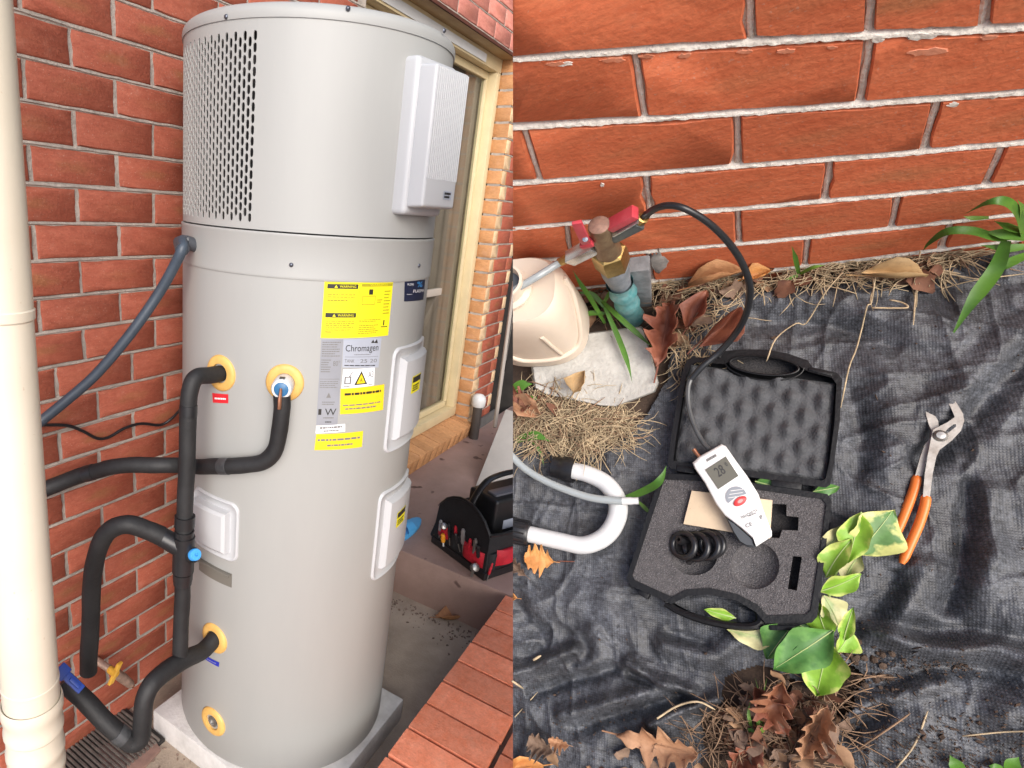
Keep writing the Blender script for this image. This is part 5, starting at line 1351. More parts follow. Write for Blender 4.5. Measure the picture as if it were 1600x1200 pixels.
# ---- clear hoses
clear = mat('clear_hose', (.50, .55, .56), .22, var=.1, vscale=20, trans=.35, spec=.6)
P_ = spline(sp5([(-90, 130), (0, 250), (80, 328), (200, 402), (350, 466), (500, 512), (640, 528), (700, 531), (790, 530)], .046), 6)
b = MB(); b.tube(P_[:-7], 5.6*mpx(P_[9]), 12); hz_ = thing('clear_hose', 'end of a clear hose lying across the white bent pipe', 'hose', P_[-1], R)
part(hz_, 'tube', b, clear, cut=EDGE)
b = MB(); b.tube(P_[-8:], [5.4*mpx(P_[9])]*5 + [4.9*mpx(P_[9])]*3, 12); part(hz_, 'cut_end', b, white_pvc)

# ---- concrete pad, stand pipe with two small ball valves, hoses
pad_m = mat('weathered_concrete', (.54, .53, .49), .92, col2=(.38, .37, .34), vscale=14, bump=.8, bscale=110)
PH = .030
pq = [(880, 528), (925, 520), (1001, 511), (1006, 516), (1028, 598), (1022, 612), (962, 635), (940, 634), (852, 616), (836, 606), (830, 560)]
b = MB(); b.loops([fp(inset(pq, 1.02), -.01), fp(pq, PH - .004), fp(inset(pq, .985), PH)], cap1=True)
single('concrete_pad', b, pad_m, fz(930, 580), R, 'grey rounded concrete pad under the tan plastic bottle', 'pad', sharp=50)
yS = fz(1000, 492).y
sp_ = lambda x, y, dy=0.0: R.yp(x, y, yS + dy)
stp = thing('stand_pipe', 'short standing pipe with brass fitting and teal wrapped tape by the wall', 'stand pipe', sp_(992, 505), R)
pb, pt_ = sp_(991, 506), sp_(936, 352)
axS = (pt_ - pb).normalized(); mS = mpx(sp_(960, 420))
on = lambda y: pb + axS*((sp_(991 - (506-y)*.357, y) - pb).dot(axS))
tl_len = lambda y: (on(y) - pb).dot(axS)
grey_pvc = mat('grey_pvc_taped', (.28, .31, .34), .5, col2=(.17, .20, .22), vscale=40, bump=.4)
teal = mat('teal_tape', (.10, .36, .38), .4, col2=(.24, .45, .46), vscale=60, bump=.5, bscale=90)
r17 = 17*mpx(pt_)
b = MB(); b.lathe([(r17*1.12, -.03), (r17*1.12, tl_len(440)), (r17*1.38, tl_len(424)), (r17*1.38, tl_len(414))], pb, axS, 22); part(stp, 'pipe', b, grey_pvc)
b = MB(); pr = []
for i, y in enumerate((500, 494, 486, 478, 474, 468, 462, 457, 452, 446, 441)): pr.append((r17*(1.17 + .20*(i % 3 == 1) + .06*(i % 2)), tl_len(y)))
b.lathe(pr, pb, axS, 22); part(stp, 'tape_wrap', b, teal)
b = MB(); b.lathe([(r17*1.2, tl_len(414)), (r17*1.62, tl_len(413)), (r17*1.66, tl_len(411)), (r17*1.66, tl_len(396)), (r17*1.55, tl_len(393)), (r17*1.05, tl_len(391))], pb, axS, 6, ref=(.8, .2, .3)); part(stp, 'hex_nut', b, brass, sharp=20)
old_br = mat('tarnished_brass', (.30, .22, .13), .5, metal=.55, col2=(.20, .13, .08), vscale=50, bump=.3)
b = MB(); b.lathe([(r17*1.25, tl_len(393)), (r17*1.15, tl_len(386)), (r17*1.0, tl_len(380)), (r17*1.0, tl_len(354)), (r17*.93, tl_len(351.5)), (0, tl_len(351.5))], pb, axS, 26); part(stp, 'brass_body', b, old_br)
b = MB(); b.lathe([(r17*.92, tl_len(351.4)), (r17*.80, tl_len(350.6)), (0, tl_len(350.2))], pb, axS, 22); part(stp, 'cap', b, mat('rusty_cap', (.33, .20, .15), .7, metal=.2, var=.5, vscale=70, bump=.4))
# grey cement post close behind the pipe
b = MB(); q1_, q2_ = sp_(1004, 500, .035), sp_(996, 412, .035); b.box((q1_ + q2_)/2 - Z_*.02, (.036, .03, (q2_-q1_).length + .04), (X_, Y_, (q2_-q1_).normalized()))
single('cement_block', b, mat('bluish_cement', (.27, .28, .29), .9, var=.4, vscale=30, bump=.7), q1_, R, 'small bluish cement post between the taped pipe and the wall', 'post', bev=.004)
red_p = mat('red_lever', (.50, .035, .055), .4, col2=(.55, .08, .10), vscale=30)
chrome = mat('chrome', (.62, .62, .61), .25, metal=.85, var=.2, vscale=50)
dark_chrome = mat('dull_valve', (.16, .19, .19), .4, metal=.5, var=.4, vscale=60, bump=.2)


def frame_box(b, p, q, w, h, upv):
    d = (q-p); l = d.length; d = d/l; upv = V3(upv); n_ = (upv - d*upv.dot(d)).normalized(); s_ = d.cross(n_)
    b.box((p+q)/2, (l, w, h), (d, s_, n_)); return d, s_, n_


upS = axS
v1 = thing('ball_valve', 'small chrome ball valve with its red lever turned up, left of the brass pipe', 'valve', sp_(912, 392), R, 'red lever ball valves')
b = MB(); p_, q_ = sp_(890, 404), sp_(931, 383); frame_box(b, p_, q_, .023, .021, upS); part(v1, 'body', b, chrome, bev=.002)
b = MB(); b.tube([sp_(884, 406), sp_(890, 403)], .009, 6); b.tube([sp_(874, 410), sp_(885, 405)], .0075, 10); part(v1, 'brass_tail', b, brass, sharp=25)
b = MB(); p_, q_ = sp_(907, 380, -.012), sp_(926, 375, -.012); frame_box(b, p_ - axS*.004, q_ - axS*.004, .015, .011, upS)
part(v1, 'lever_hub', b, red_p, bev=.002)
b = MB(); p_, q_ = sp_(916, 380, -.016), sp_(901, 347, -.016); frame_box(b, p_, q_, .014, .006, (0, -1, 0)); part(v1, 'lever', b, red_p, bev=.0015)
b = MB(); b.lathe([(.004, 0), (.004, .003), (0, .0035)], sp_(915, 374, -.02), (0, -.5, 1), 10); part(v1, 'lever_screw', b, chrome)
v2 = thing('ball_valve', 'small ball valve with red lever lying flat, right of the brass pipe', 'valve', sp_(982, 350), R, 'red lever ball valves')
b = MB(); p_, q_ = sp_(956, 370), sp_(1001, 347); frame_box(b, p_, q_, .019, .017, upS); part(v2, 'body', b, dark_chrome, bev=.0025)
b = MB(); p_, q_ = sp_(953, 353), sp_(993, 331); frame_box(b, p_, q_, .020, .013, upS); part(v2, 'lever', b, red_p, bev=.002)
b = MB(); p_, q_ = sp_(957, 363, -.004), sp_(997, 341, -.004); frame_box(b, p_, q_, .017, .004, upS); part(v2, 'lever_plate', b, chrome, bev=.001)
b = MB(); b.lathe([(.0085, 0), (.0085, .009), (.006, .010), (.006, .018)], sp_(1000, 345), (sp_(1012, 334) - sp_(1000, 345)), 8); part(v2, 'brass_tail', b, brass)
# black rubber gas hose looping from the right valve to the meter
hh = [(1006, 338, None), (1022, 327, .005), (1045, 321, .0), (1072, 328, -.01)]
P0 = [sp_(1006, 339), sp_(1022, 327, -.005), sp_(1045, 321, -.012), sp_(1072, 327, -.022)]
z0h = P0[-1].z - FZ
P1 = [fz(x, y, z0h*k + .03*(1-k)) for x, y, k in ((1108, 349, .93), (1140, 381, .80), (1162, 416, .66), (1172, 452, .50), (1166, 490, .33), (1150, 520, .20), (1125, 549, .13), (1098, 572, .11))]
P2 = [fz(x, y, h) for x, y, h in ((1080, 592, .062), (1075, 612, .060), (1077, 640, .058), (1086, 668, .057), (1098, 690, .056), (1108, 702, .060))]
P_ = spline(P0 + P1 + P2[:1], 7)
b = MB(); rr = []
for i, p in enumerate(P_):
    t = i/len(P_); rr.append((7.0 - 1.5*t)*mpx(p)*.82)
b.tube(P_, rr, 12)
gh = thing('gas_hose', 'thin black rubber hose looping from the red valve into the case', 'hose', P_[0], R)
part(gh, 'tube', b, mat('black_hose', (.018, .020, .023), .35, var=.2, vscale=30), sharp=60)
Q_ = spline([P1[-1]] + P2, 6); b = MB(); b.tube(Q_, [.0036]*(len(Q_)), 8); part(gh, 'thin_tube', b, mat('smoky_tube', (.085, .088, .09), .3, var=.3, vscale=40))
P_ = spline([sp_(877, 409), fz(862, 418, max(.262, sp_(877, 409).z - FZ)), fz(838, 433, .268), fz(801, 455, .262), fz(770, 474, .258)], 6)
b = MB(); b.tube(P_, 6.0*mpx(P_[0]), 12); single('clear_hose', b, clear, P_[0], R, 'clear hose leaving the left ball valve across the tan bottle', 'hose', cut=EDGE)

# ---- tan plastic bottle
tan_pl = mat('tan_plastic', (.70, .60, .485), .48, col2=(.64, .54, .43), vscale=8, bump=.05, bscale=40, sss=.05)
bc = fz(852, 525); bt = thing('plastic_bottle', 'tan plastic bottle with moulded grip standing on the pad at the left edge', 'bottle', bc, R)
b0z = FZ + PH; SX, SY = .094, min(.088, WY - bc.y - .004); EX = .74
def ovl(k, z, n=56, ky=None):
    out = []
    for i in range(n):
        a = 2*PI*i/n; ca, sa_ = math.cos(a), math.sin(a)
        out.append(V3((bc.x + SX*k*abs(ca)**EX*(1 if ca > 0 else -1), bc.y + SY*(ky or k)*abs(sa_)**EX*(1 if sa_ > 0 else -1), b0z + z)))
    return out
BPROF = ((.92, 0), (.985, .005), (1.0, .015), (.99, .06), (.97, .11), (.94, .155), (.90, .18), (.83, .196), (.79, .202), (.77, .204), (.74, .203), (.34, .206))
b = MB(); b.loops([ovl(k, z) for k, z in BPROF], cap0=True, cap1=True)
part(bt, 'body', b, tan_pl, sharp=40, cut=EDGE)
ct = V3((bc.x - .004, bc.y - .002, b0z + .205))
b = MB(); b.lathe([(.034, 0), (.040, .004), (.040, .010), (.031, .014), (.030, .034), (.0325, .036), (.0325, .043), (.028, .044), (.025, .028), (0, .028)], ct, Z_, 32); part(bt, 'neck', b, tan_pl, cut=EDGE)
b = MB(); b.lathe([(.0252, .0284), (0, .0287)], ct, Z_, 20); part(bt, 'opening', b, mat('bottle_dark', (.08, .09, .10), .6), cut=EDGE)
# moulded panel: a raised rib following the body's own side
def on_bottle(a, z):
    k = float(np.interp(z, [q[1] for q in BPROF[:8]], [q[0] for q in BPROF[:8]])) + .012; ca, sa_ = math.cos(a), math.sin(a)
    return V3((bc.x + SX*k*abs(ca)**EX*(1 if ca > 0 else -1), bc.y + SY*k*abs(sa_)**EX*(1 if sa_ > 0 else -1), b0z + z))
D_ = math.radians
rp = [on_bottle(D_(a), z) for a, z in ((12, .185), (2, .15), (-8, .11), (-20, .075), (-34, .050), (-55, .045), (-75, .045), (-95, .050), (-108, .07))]
b = MB(); b.tube(spline(rp, 6), .0055, 10); part(bt, 'moulded_rib', b, tan_pl, cut=EDGE)
rp = [on_bottle(D_(a), z) for a, z in ((-62, .055), (-66, .10), (-70, .15))]
b = MB(); b.tube(spline(rp, 6), .0035, 8); part(bt, 'moulded_rib', b, tan_pl, cut=EDGE)

# ---- leaves, straw, twigs, plants
leaf_red = mat('red_brown_leaf', (.25, .085, .045), .6, col2=(.15, .045, .026), vscale=26, bump=.4, bscale=90, spec=.5)
leaf_or = mat('orange_leaf', (.60, .29, .085), .6, col2=(.42, .16, .045), vscale=24, bump=.4, bscale=90)
leaf_oak = mat('oak_leaf', (.42, .235, .13), .7, col2=(.30, .145, .075), vscale=24, bump=.4, bscale=90, speck=(120, .68, (.16, .07, .04)))
leaf_gr = mat('grey_brown_leaf', (.24, .16, .11), .8, col2=(.13, .08, .055), vscale=26, bump=.5, bscale=90)
def bedleaf(lab, p, q, wpx, m, outline=OVAL, h=.012, h2=None, curl=.2, seed=0, tilt=(0, 0, 1)):
    a, c = onmat(*p, h), onmat(*q, h2 if h2 is not None else h); d = c - a
    return dry_leaf('dead_leaf', lab, 'leaf', outline, a, d, tilt, d.length, wpx*mpx(a), m, R, curl, 'dead leaves on the garden bed', seed)
bedleaf('large tan oak leaf with lobed edges flat on the matting, bottom centre', (968, 1146), (1092, 1176), 28, leaf_oak, OAK, .010, .016, .25, 1)
bedleaf('small yellow orange leaf beside the lower nut of the white pipe', (866, 878), (822, 872), 26, leaf_or, OAK, .006, .010, .3, 2)
bedleaf('big red brown leaf curled against the concrete pad', (1030, 585), (1052, 490), 25, leaf_red, OAK, .030, .035, .5, 3)
bedleaf('red brown leaf standing on edge beneath the black hose', (1088, 550), (1152, 494), 16, leaf_red, OVAL, .03, .035, .7, 4, (.3, -.4, .8))
bedleaf('narrow red brown leaf behind the big one by the pad', (1075, 520), (1108, 470), 16, leaf_red, OVAL, .02, .02, .5, 5)
bedleaf('tan dry leaf lying along the wall foot behind the hose', (1078, 462), (1160, 440), 13, leaf_tan, OVAL, .02, .03, .6, 6)
bedleaf('ochre leaf at the wall foot right of the black hose', (1160, 448), (1205, 436), 13, leaf_or, OVAL, .02, .025, .5, 7)
bedleaf('pale tan leaf among the straw under the wall, near the long stalk', (1338, 443), (1440, 445), 10, mat('straw_leaf', (.52, .34, .16), .7, var=.3, vscale=30, bump=.4), OVAL, .02, .02, .5, 8)
bedleaf('orange leaf cut by the left edge below the waste pipe', (812, 935), (780, 930), 14, leaf_or, OVAL, .008, .01, .4, 9)
bedleaf('brown leaf scrap left of the yellow orange leaf', (826, 900), (796, 872), 12, leaf_gr, OAK, .008, .01, .5, 10)
bedleaf('crumpled grey brown leaf near the bottom left corner', (870, 1172), (832, 1150), 22, leaf_gr, OAK, .012, .014, .9, 11)
bedleaf('crumpled pale brown leaf beside the crumpled grey one', (892, 1160), (862, 1148), 12, leaf_oak, OAK, .012, .02, .9, 12)
bedleaf('orange leaf in the very bottom left corner', (855, 1192), (795, 1200), 18, leaf_or, OVAL, .012, .014, .4, 13)
bedleaf('glossy red brown leaf under the green plant, left of the twigs', (1228, 1142), (1178, 1068), 25, leaf_red, OAK, .016, .022, .6, 14)
bedleaf('upright russet leaf below the big green leaf', (1198, 1126), (1220, 1056), 25, mat('russet_leaf', (.30, .135, .07), .45, col2=(.20, .075, .04), vscale=24, bump=.4), OAK, .016, .045, .5, 15)
bedleaf('russet leaf right of the twigs under the plant', (1250, 1180), (1290, 1100), 22, leaf_oak, OAK, .01, .02, .6, 16)
bedleaf('dark red leaf in the soil near the bottom edge', (1140, 1200), (1190, 1165), 20, leaf_red, OAK, .006, .012, .5, 17)
bedleaf('brown leaf scrap in the soil at the bottom edge under the plant', (1240, 1205), (1210, 1165), 20, leaf_gr, OAK, .01, .014, .6, 18)
bedleaf('reddish leaf on the soil under the tan bottle', (842, 632), (800, 640), 24, leaf_red, OAK, .01, .012, .5, 19)
bedleaf('orange brown leaf below the concrete pad at the left edge', (850, 655), (803, 628), 18, leaf_oak, OVAL, .012, .014, .5, 20)
bedleaf('tan leaf propped against the pad corner in the straw', (905, 622), (925, 592), 14, mat('straw_leaf', (.5, .3, .1), .7), OVAL, .03, .05, .5, 21)

straw_a = mat('pale_straw', (.58, .45, .28), .8, rnd_v=.1, var=.5, vscale=40)
straw_b = mat('brown_straw', (.32, .20, .12), .85, var=.5, vscale=40)
rs = random.Random(33)
def straw_heap(name, m, n, cx, cy, rx, ry, lmin, lmax, hmax, rad_, ang=None, curly=.6, clip=None):
    b = MB()
    for _ in range(n):
        a, k = rs.uniform(0, 2*PI), math.sqrt(rs.random())
        x, y = cx + rx*k*math.cos(a), cy + ry*k*math.sin(a)
        p = onmat(x, y, .004 + rs.random()*hmax*(1 - .6*k))
        th = rs.uniform(0, 2*PI) if ang is None else rs.gauss(ang, .6); l = rs.uniform(lmin, lmax); pts = []
        bend = rs.gauss(0, curly); n_ = 6
        for i in range(n_):
            pts.append(p); th += bend*rs.uniform(.3, 1.6)/n_*3
            p = p + V3((math.cos(th), math.sin(th), rs.gauss(0, .22))).normalized()*(l/n_)
            if p.y > WY - .004: p.y = WY - .004
            p.z = max(p.z, FZ + hm_at(p.x, p.y) + .003)
        b.tube(pts, [rad_*rs.uniform(.6, 1.2)]*(n_-1) + [rad_*.4], 3)
    return b
b = straw_heap('s', None, 900, 893, 668, 92, 42, .03, .11, .030, .0008)
single('dry_roots', b, straw_a, fz(880, 670), R, 'tangle of dry grass roots below the concrete pad', 'dry grass', kind='stuff', cut=EDGE, sharp=180)
b = straw_heap('s', None, 330, 885, 660, 88, 36, .03, .10, .022, .0012)
single('dry_roots', b, straw_b, fz(880, 670), R, kind='stuff', cut=EDGE, sharp=180)
b = MB()
for cx, cy, rx, ry, n in ((1075, 450, 50, 16, 90), (1180, 448, 70, 12, 70), (1290, 432, 70, 12, 110), (1400, 424, 75, 20, 190), (1470, 405, 50, 16, 90), (1030, 430, 18, 10, 40), (1075, 560, 30, 40, 70), (1110, 500, 40, 20, 50), (860, 620, 60, 18, 60)):
    s_ = straw_heap('s', None, n, cx, cy, rx, ry, .02, .085, .022, .0010, None, .35); b.add(s_.v, s_.f)
single('dry_straw', b, straw_a, fz(1300, 440), R, 'dry straw gathered along the foot of the wall', 'straw', kind='stuff', cut=EDGE, sharp=180)
b = MB()
for cx, cy, rx, ry, n in ((1160, 1140, 60, 50, 110), (1240, 1150, 80, 55, 170), (1290, 1080, 40, 40, 50), (1090, 1150, 40, 20, 30), (1060, 500, 40, 50, 60), (1440, 400, 90, 20, 80), (920, 470, 60, 40, 60)):
    s_ = straw_heap('s', None, n, cx, cy, rx, ry, .02, .09, .020, .0009, None, .4); b.add(s_.v, s_.f)
single('dry_straw', b, straw_b, fz(1240, 1130), R, 'brown stalks and roots in the planting hole', 'straw', kind='stuff', cut=EDGE, sharp=180)
# crumbs of earth and bark over the matting
b = MB()
for _ in range(1500):
    c = rs.random()
    if c < .42: x, y = rs.uniform(1330, 1600), 1200 - abs(rs.gauss(0, 55))
    elif c < .62: x, y = rs.gauss(1335, 38), rs.gauss(1060, 45)
    elif c < .72: x, y = rs.uniform(1390, 1530), rs.gauss(1042, 10)
    elif c < .82: x, y = rs.uniform(805, 1010), rs.uniform(1080, 1200)
    elif c < .90: x, y = rs.uniform(1040, 1500), 450 - (rs.random()*40)
    else: x, y = rs.uniform(810, 1600), rs.uniform(480, 1200)
    if 975 < x < 1320 and 540 < y < 985: continue
    p = onmat(x, y, .002); s = rs.uniform(.0006, .0022)*(1 if rs.random() < .95 else 2.2)
    b.box(p, (s*rs.uniform(.8, 2), s, s*.8), (V3((rs.uniform(-1, 1), rs.uniform(-1, 1), .2)).normalized(), V3((rs.uniform(-1, 1), .5, .1)).normalized(), V3((.2, rs.uniform(-.5, .5), 1)).normalized()))
single('soil_crumbs', b, mat('crumbs', (.10, .062, .042), .95, var=.7, vscale=120), (0, 0, FZ), R, kind='stuff', cut=EDGE, smooth=False)
# clods in the planting hole and on the slope to its right
b = MB()
for _ in range(130):
    c = rs.random()*.82
    x, y = (rs.gauss(1215, 60), rs.gauss(1135, 45)) if c < .6 else ((rs.gauss(1345, 26), rs.gauss(1050, 26)) if c < .85 else (rs.uniform(1380, 1590), rs.uniform(1160, 1200)))
    p = onmat(x, y, .001); s = rs.uniform(.002, .006); k = len(b.v)
    b.lathe([(0, -s*.6), (s*rs.uniform(.7, 1.2), -s*.2), (s*rs.uniform(.7, 1.1), s*.35), (0, s*.7)], p, V3((rs.gauss(0, .5), rs.gauss(0, .5), 1)), 6)
single('soil_clods', b, soil_m, (0, 0, FZ), R, kind='stuff', smooth=False)

# crumpled leaf litter, too broken to tell apart
b = MB(); rl = random.Random(77)
for cx, cy, rx, ry, n in ((1215, 1130, 85, 62, 95), (1060, 510, 45, 45, 22), (1400, 425, 80, 14, 14), (1180, 448, 90, 12, 16), (850, 640, 55, 22, 22), (905, 480, 60, 40, 24), (1000, 1185, 170, 20, 12)):
    for _ in range(n):
        aa, kk = rl.uniform(0, 2*PI), math.sqrt(rl.random()); p = onmat(cx + rx*kk*math.cos(aa), cy + ry*kk*math.sin(aa), rl.uniform(.002, .016))
        if p.y > WY - .02: p.y = WY - .02
        d = V3((rl.gauss(0, 1), rl.gauss(0, 1), rl.gauss(0, .35))).normalized(); s_ = d.cross(V3((rl.gauss(0, .4), rl.gauss(0, .4), 1))).normalized(); n_ = s_.cross(d)
        l, w = rl.uniform(.014, .045), rl.uniform(.006, .016); ph = rl.uniform(0, 6); rows = []
        for i in range(6):
            t = i/5; ww = w*math.sin(PI*(.08 + .88*t))*(1 + .45*rl.uniform(-1, 1))
            rows.append([p + d*l*t + s_*ww*k + n_*(w*.8*abs(k)*math.sin(ph + 3*t) + l*.10*math.sin(4*t + ph)) for k in (-1, -.4, .4, 1)])
        b.cur = rl.randrange(3); b.loops(rows, close=False)
single('leaf_litter', b, [leaf_gr, mat('rust_litter', (.20, .085, .045), .8, col2=(.12, .05, .03), vscale=40, bump=.4), mat('tan_litter', (.33, .20, .11), .8, col2=(.22, .12, .065), vscale=40, bump=.4)], fz(1215, 1130), R, kind='stuff', cut=EDGE, sharp=180)

def stalk(lab, pts, r, m=straw_a):
    P_ = spline([onmat(x, y, h) for x, y, h in pts], 4); b = MB(); b.tube(P_, [r]*(len(P_)-1) + [r*.5], 5)
    single('dry_stalk', b, m, P_[0], R, lab, 'stalk', 'loose dry stalks on the matting', sharp=180)
stalk('long straw stalk running from the wall to the lid handle', [(1312, 440, .03), (1285, 472, .02), (1260, 504, .012), (1243, 507, .012), (1210, 546, .05), (1196, 580, .052)], .0011)
stalk('thin wavy straw stalk passing right of the lid corner', [(1362, 447, .03), (1357, 483, .012), (1350, 490, .012), (1346, 515, .01), (1336, 550, .008), (1325, 578, .008), (1312, 640, .012)], .0011)
stalk('straight straw stalk hanging down from the straw at the wall', [(1431, 405, .03), (1429, 450, .012), (1422, 516, .006)], .0012)
stalk('looped pale stalk in the straw by the wall', [(1358, 490, .008), (1390, 491, .01), (1412, 492, .012), (1404, 482, .015), (1385, 477, .012)], .0014)
stalk('fine stalk lying from the straw heap to the right edge', [(1470, 455, .006), (1520, 440, .006), (1600, 428, .006)], .0010)
stalk('straw stalk sloping up at the bottom edge right of the plant', [(1398, 1200, .004), (1425, 1160, .006), (1445, 1108, .004)], .0012)
stalk('brown stalk across the matting below the soil patch', [(1340, 1170, .004), (1385, 1135, .006), (1418, 1112, .004)], .0012, straw_b)
stalk('pale root lying along the fold left of the plant', [(1030, 1118, .012), (1060, 1100, .016), (1092, 1092, .012), (1118, 1106, .012)], .0016)
stalk('yellow straw bit on the matting at the left edge', [(806, 1062, .01), (820, 1075, .008)], .0022)
stalk('straw line in the bottom left of the matting', [(806, 1120, .006), (838, 1082, .008)], .0010)
stalk('pale straw scrap on the fold at the left', [(838, 1030, .016), (850, 1023, .016)], .0022)
stalk('thin straw at the lower right edge', [(1500, 1148, .004), (1560, 1140, .006), (1605, 1138, .004)], .0010)
stalk('reddish leaf stem beside the yellow orange leaf', [(872, 877, .008), (900, 878, .006)], .0010, leaf_red)

# grass
grass_m = mat('grass_green', (.085, .21, .022), .45, col2=(.045, .125, .014), vscale=14, spec=.4, stretch=(1, 1, 1))
grass_l = mat('grass_light', (.16, .29, .04), .45, col2=(.09, .20, .025), vscale=14, spec=.4)
def blade(par, pts, wpx, m=grass_m):
    cp_ = []
    for x, y, h in pts:
        p = fz(x, y, h)
        if p.y > WY - .012 - .25*h: p = R.yp(x, y, WY - .012 - .25*h)
        cp_.append(p)
    P_ = spline(cp_, 5); n = len(P_); rows = []
    vdir = V3((0, 0, 1))
    for i, p in enumerate(P_):
        t = (P_[min(i+1, n-1)] - P_[max(i-1, 0)]).normalized(); view = (-p).normalized()
        s_ = t.cross((view*.8 + Z_*.5).normalized()).normalized(); k = i/(n-1)
        w = wpx*mpx(p)*.40*(.55 + .9*math.sin(PI*min(k*.9 + .1, 1)))*(1 if k < .6 else max(.04, (1-k)/.4)**.8)
        nn = s_.cross(t)
        rows.append([p - s_*w + nn*w*.25, p, p + s_*w + nn*w*.25])
    b = MB(); b.loops(rows, close=False); part(par, 'blade', b, m, sharp=180, cut=EDGE)
def tuft(lab, base, blades, group='grass tufts in the garden bed'):
    t = thing('grass_tuft', lab, 'grass', fz(*base), R, group)
    for pts, w, *m in blades: blade(t, pts, w, *m)
    return t
tuft('broad bladed grass tuft at the wall foot on the right edge', (1592, 380), [
    ([(1598, 368, .02), (1590, 335, .10), (1572, 316, .14), (1545, 316, .14), (1508, 334, .11)], 13),
    ([(1600, 366, .02), (1560, 372, .05), (1520, 361, .06), (1480, 362, .05), (1452, 380, .03), (1442, 392, .02)], 11),
    ([(1572, 376, .03), (1556, 420, .045), (1520, 470, .04), (1484, 530, .012)], 17),
    ([(1610, 396, .02), (1575, 412, .04), (1550, 428, .03)], 12), ([(1606, 385, .02), (1570, 388, .04), (1530, 383, .05)], 11),
    ([(1600, 362, .03), (1575, 355, .06), (1553, 345, .07)], 10), ([(1598, 360, .03), (1598, 330, .08), (1590, 312, .11)], 9, grass_l), ([(1608, 372, .03), (1570, 366, .05), (1535, 362, .04)], 14, grass_m), ([(1545, 340, .08), (1520, 341, .09), (1505, 338, .08)], 6, grass_l)])
tuft('grass growing between the bottle and the stand pipe', (935, 500), [
    ([(945, 505, .03), (925, 470, .08), (905, 440, .12), (895, 422, .14)], 6), ([(940, 470, .06), (970, 498, .06), (1000, 525, .05), (1022, 545, .04)], 7),
    ([(945, 480, .06), (965, 525, .05), (980, 565, .045), (988, 598, .04)], 7), ([(950, 485, .05), (925, 460, .07), (900, 458, .08)], 7), ([(945, 490, .05), (920, 490, .05), (905, 502, .04)], 7, grass_m),
    ([(940, 480, .05), (955, 455, .08), (975, 440, .10)], 5), ([(885, 582, .02), (886, 605, .02), (890, 620, .015)], 6)])
tuft('single short grass shoot at the wall foot left of the straw', (1245, 432), [([(1248, 428, .01), (1243, 405, .04), (1237, 384, .07)], 6), ([(1246, 430, .01), (1230, 438, .02), (1215, 445, .015)], 6, grass_l), ([(1250, 428, .01), (1270, 418, .02), (1290, 414, .02)], 5, grass_l)])
tuft('small green weed at the left edge below the bottle', (815, 605), [([(798, 612, .02), (815, 602, .03), (832, 600, .03)], 14), ([(800, 620, .02), (830, 622, .03), (850, 628, .02)], 6)])
tuft('small green weed on the matting edge above the clear hose', (830, 690), [([(805, 688, .02), (835, 680, .03), (860, 690, .03)], 12), ([(828, 684, .02), (842, 700, .02), (850, 728, .012)], 6)])
tuft('grass blade sticking out beside the end of the clear hose', (990, 780), [([(975, 779, .012), (1000, 770, .03), (1025, 757, .055), (1036, 742, .06), (1041, 728, .06)], 10), ([(998, 784, .01), (1010, 796, .01), (1016, 803, .01)], 5, grass_l)])
tuft('fine grass sprigs in the planting hole', (1185, 1120), [([(1182, 1160, .02), (1186, 1120, .03), (1198, 1060, .03)], 4, grass_l), ([(1180, 1150, .02), (1170, 1120, .03), (1172, 1095, .03)], 4, grass_l), ([(1185, 1150, .02), (1200, 1130, .03), (1215, 1125, .02)], 5, grass_l), ([(1178, 1165, .02), (1172, 1140, .03), (1190, 1155, .03)], 5, grass_m), ([(1190, 1140, .02), (1190, 1100, .03), (1180, 1060, .03)], 3, grass_l)])
tuft('two small green leaves at the bottom edge on the right', (1530, 1210), [([(1500, 1210, .01), (1494, 1195, .02), (1484, 1180, .02)], 16), ([(1580, 1208, .01), (1583, 1195, .02), (1592, 1183, .02)], 16), ([(1570, 1205, .01), (1555, 1200, .02), (1545, 1196, .02)], 12)])

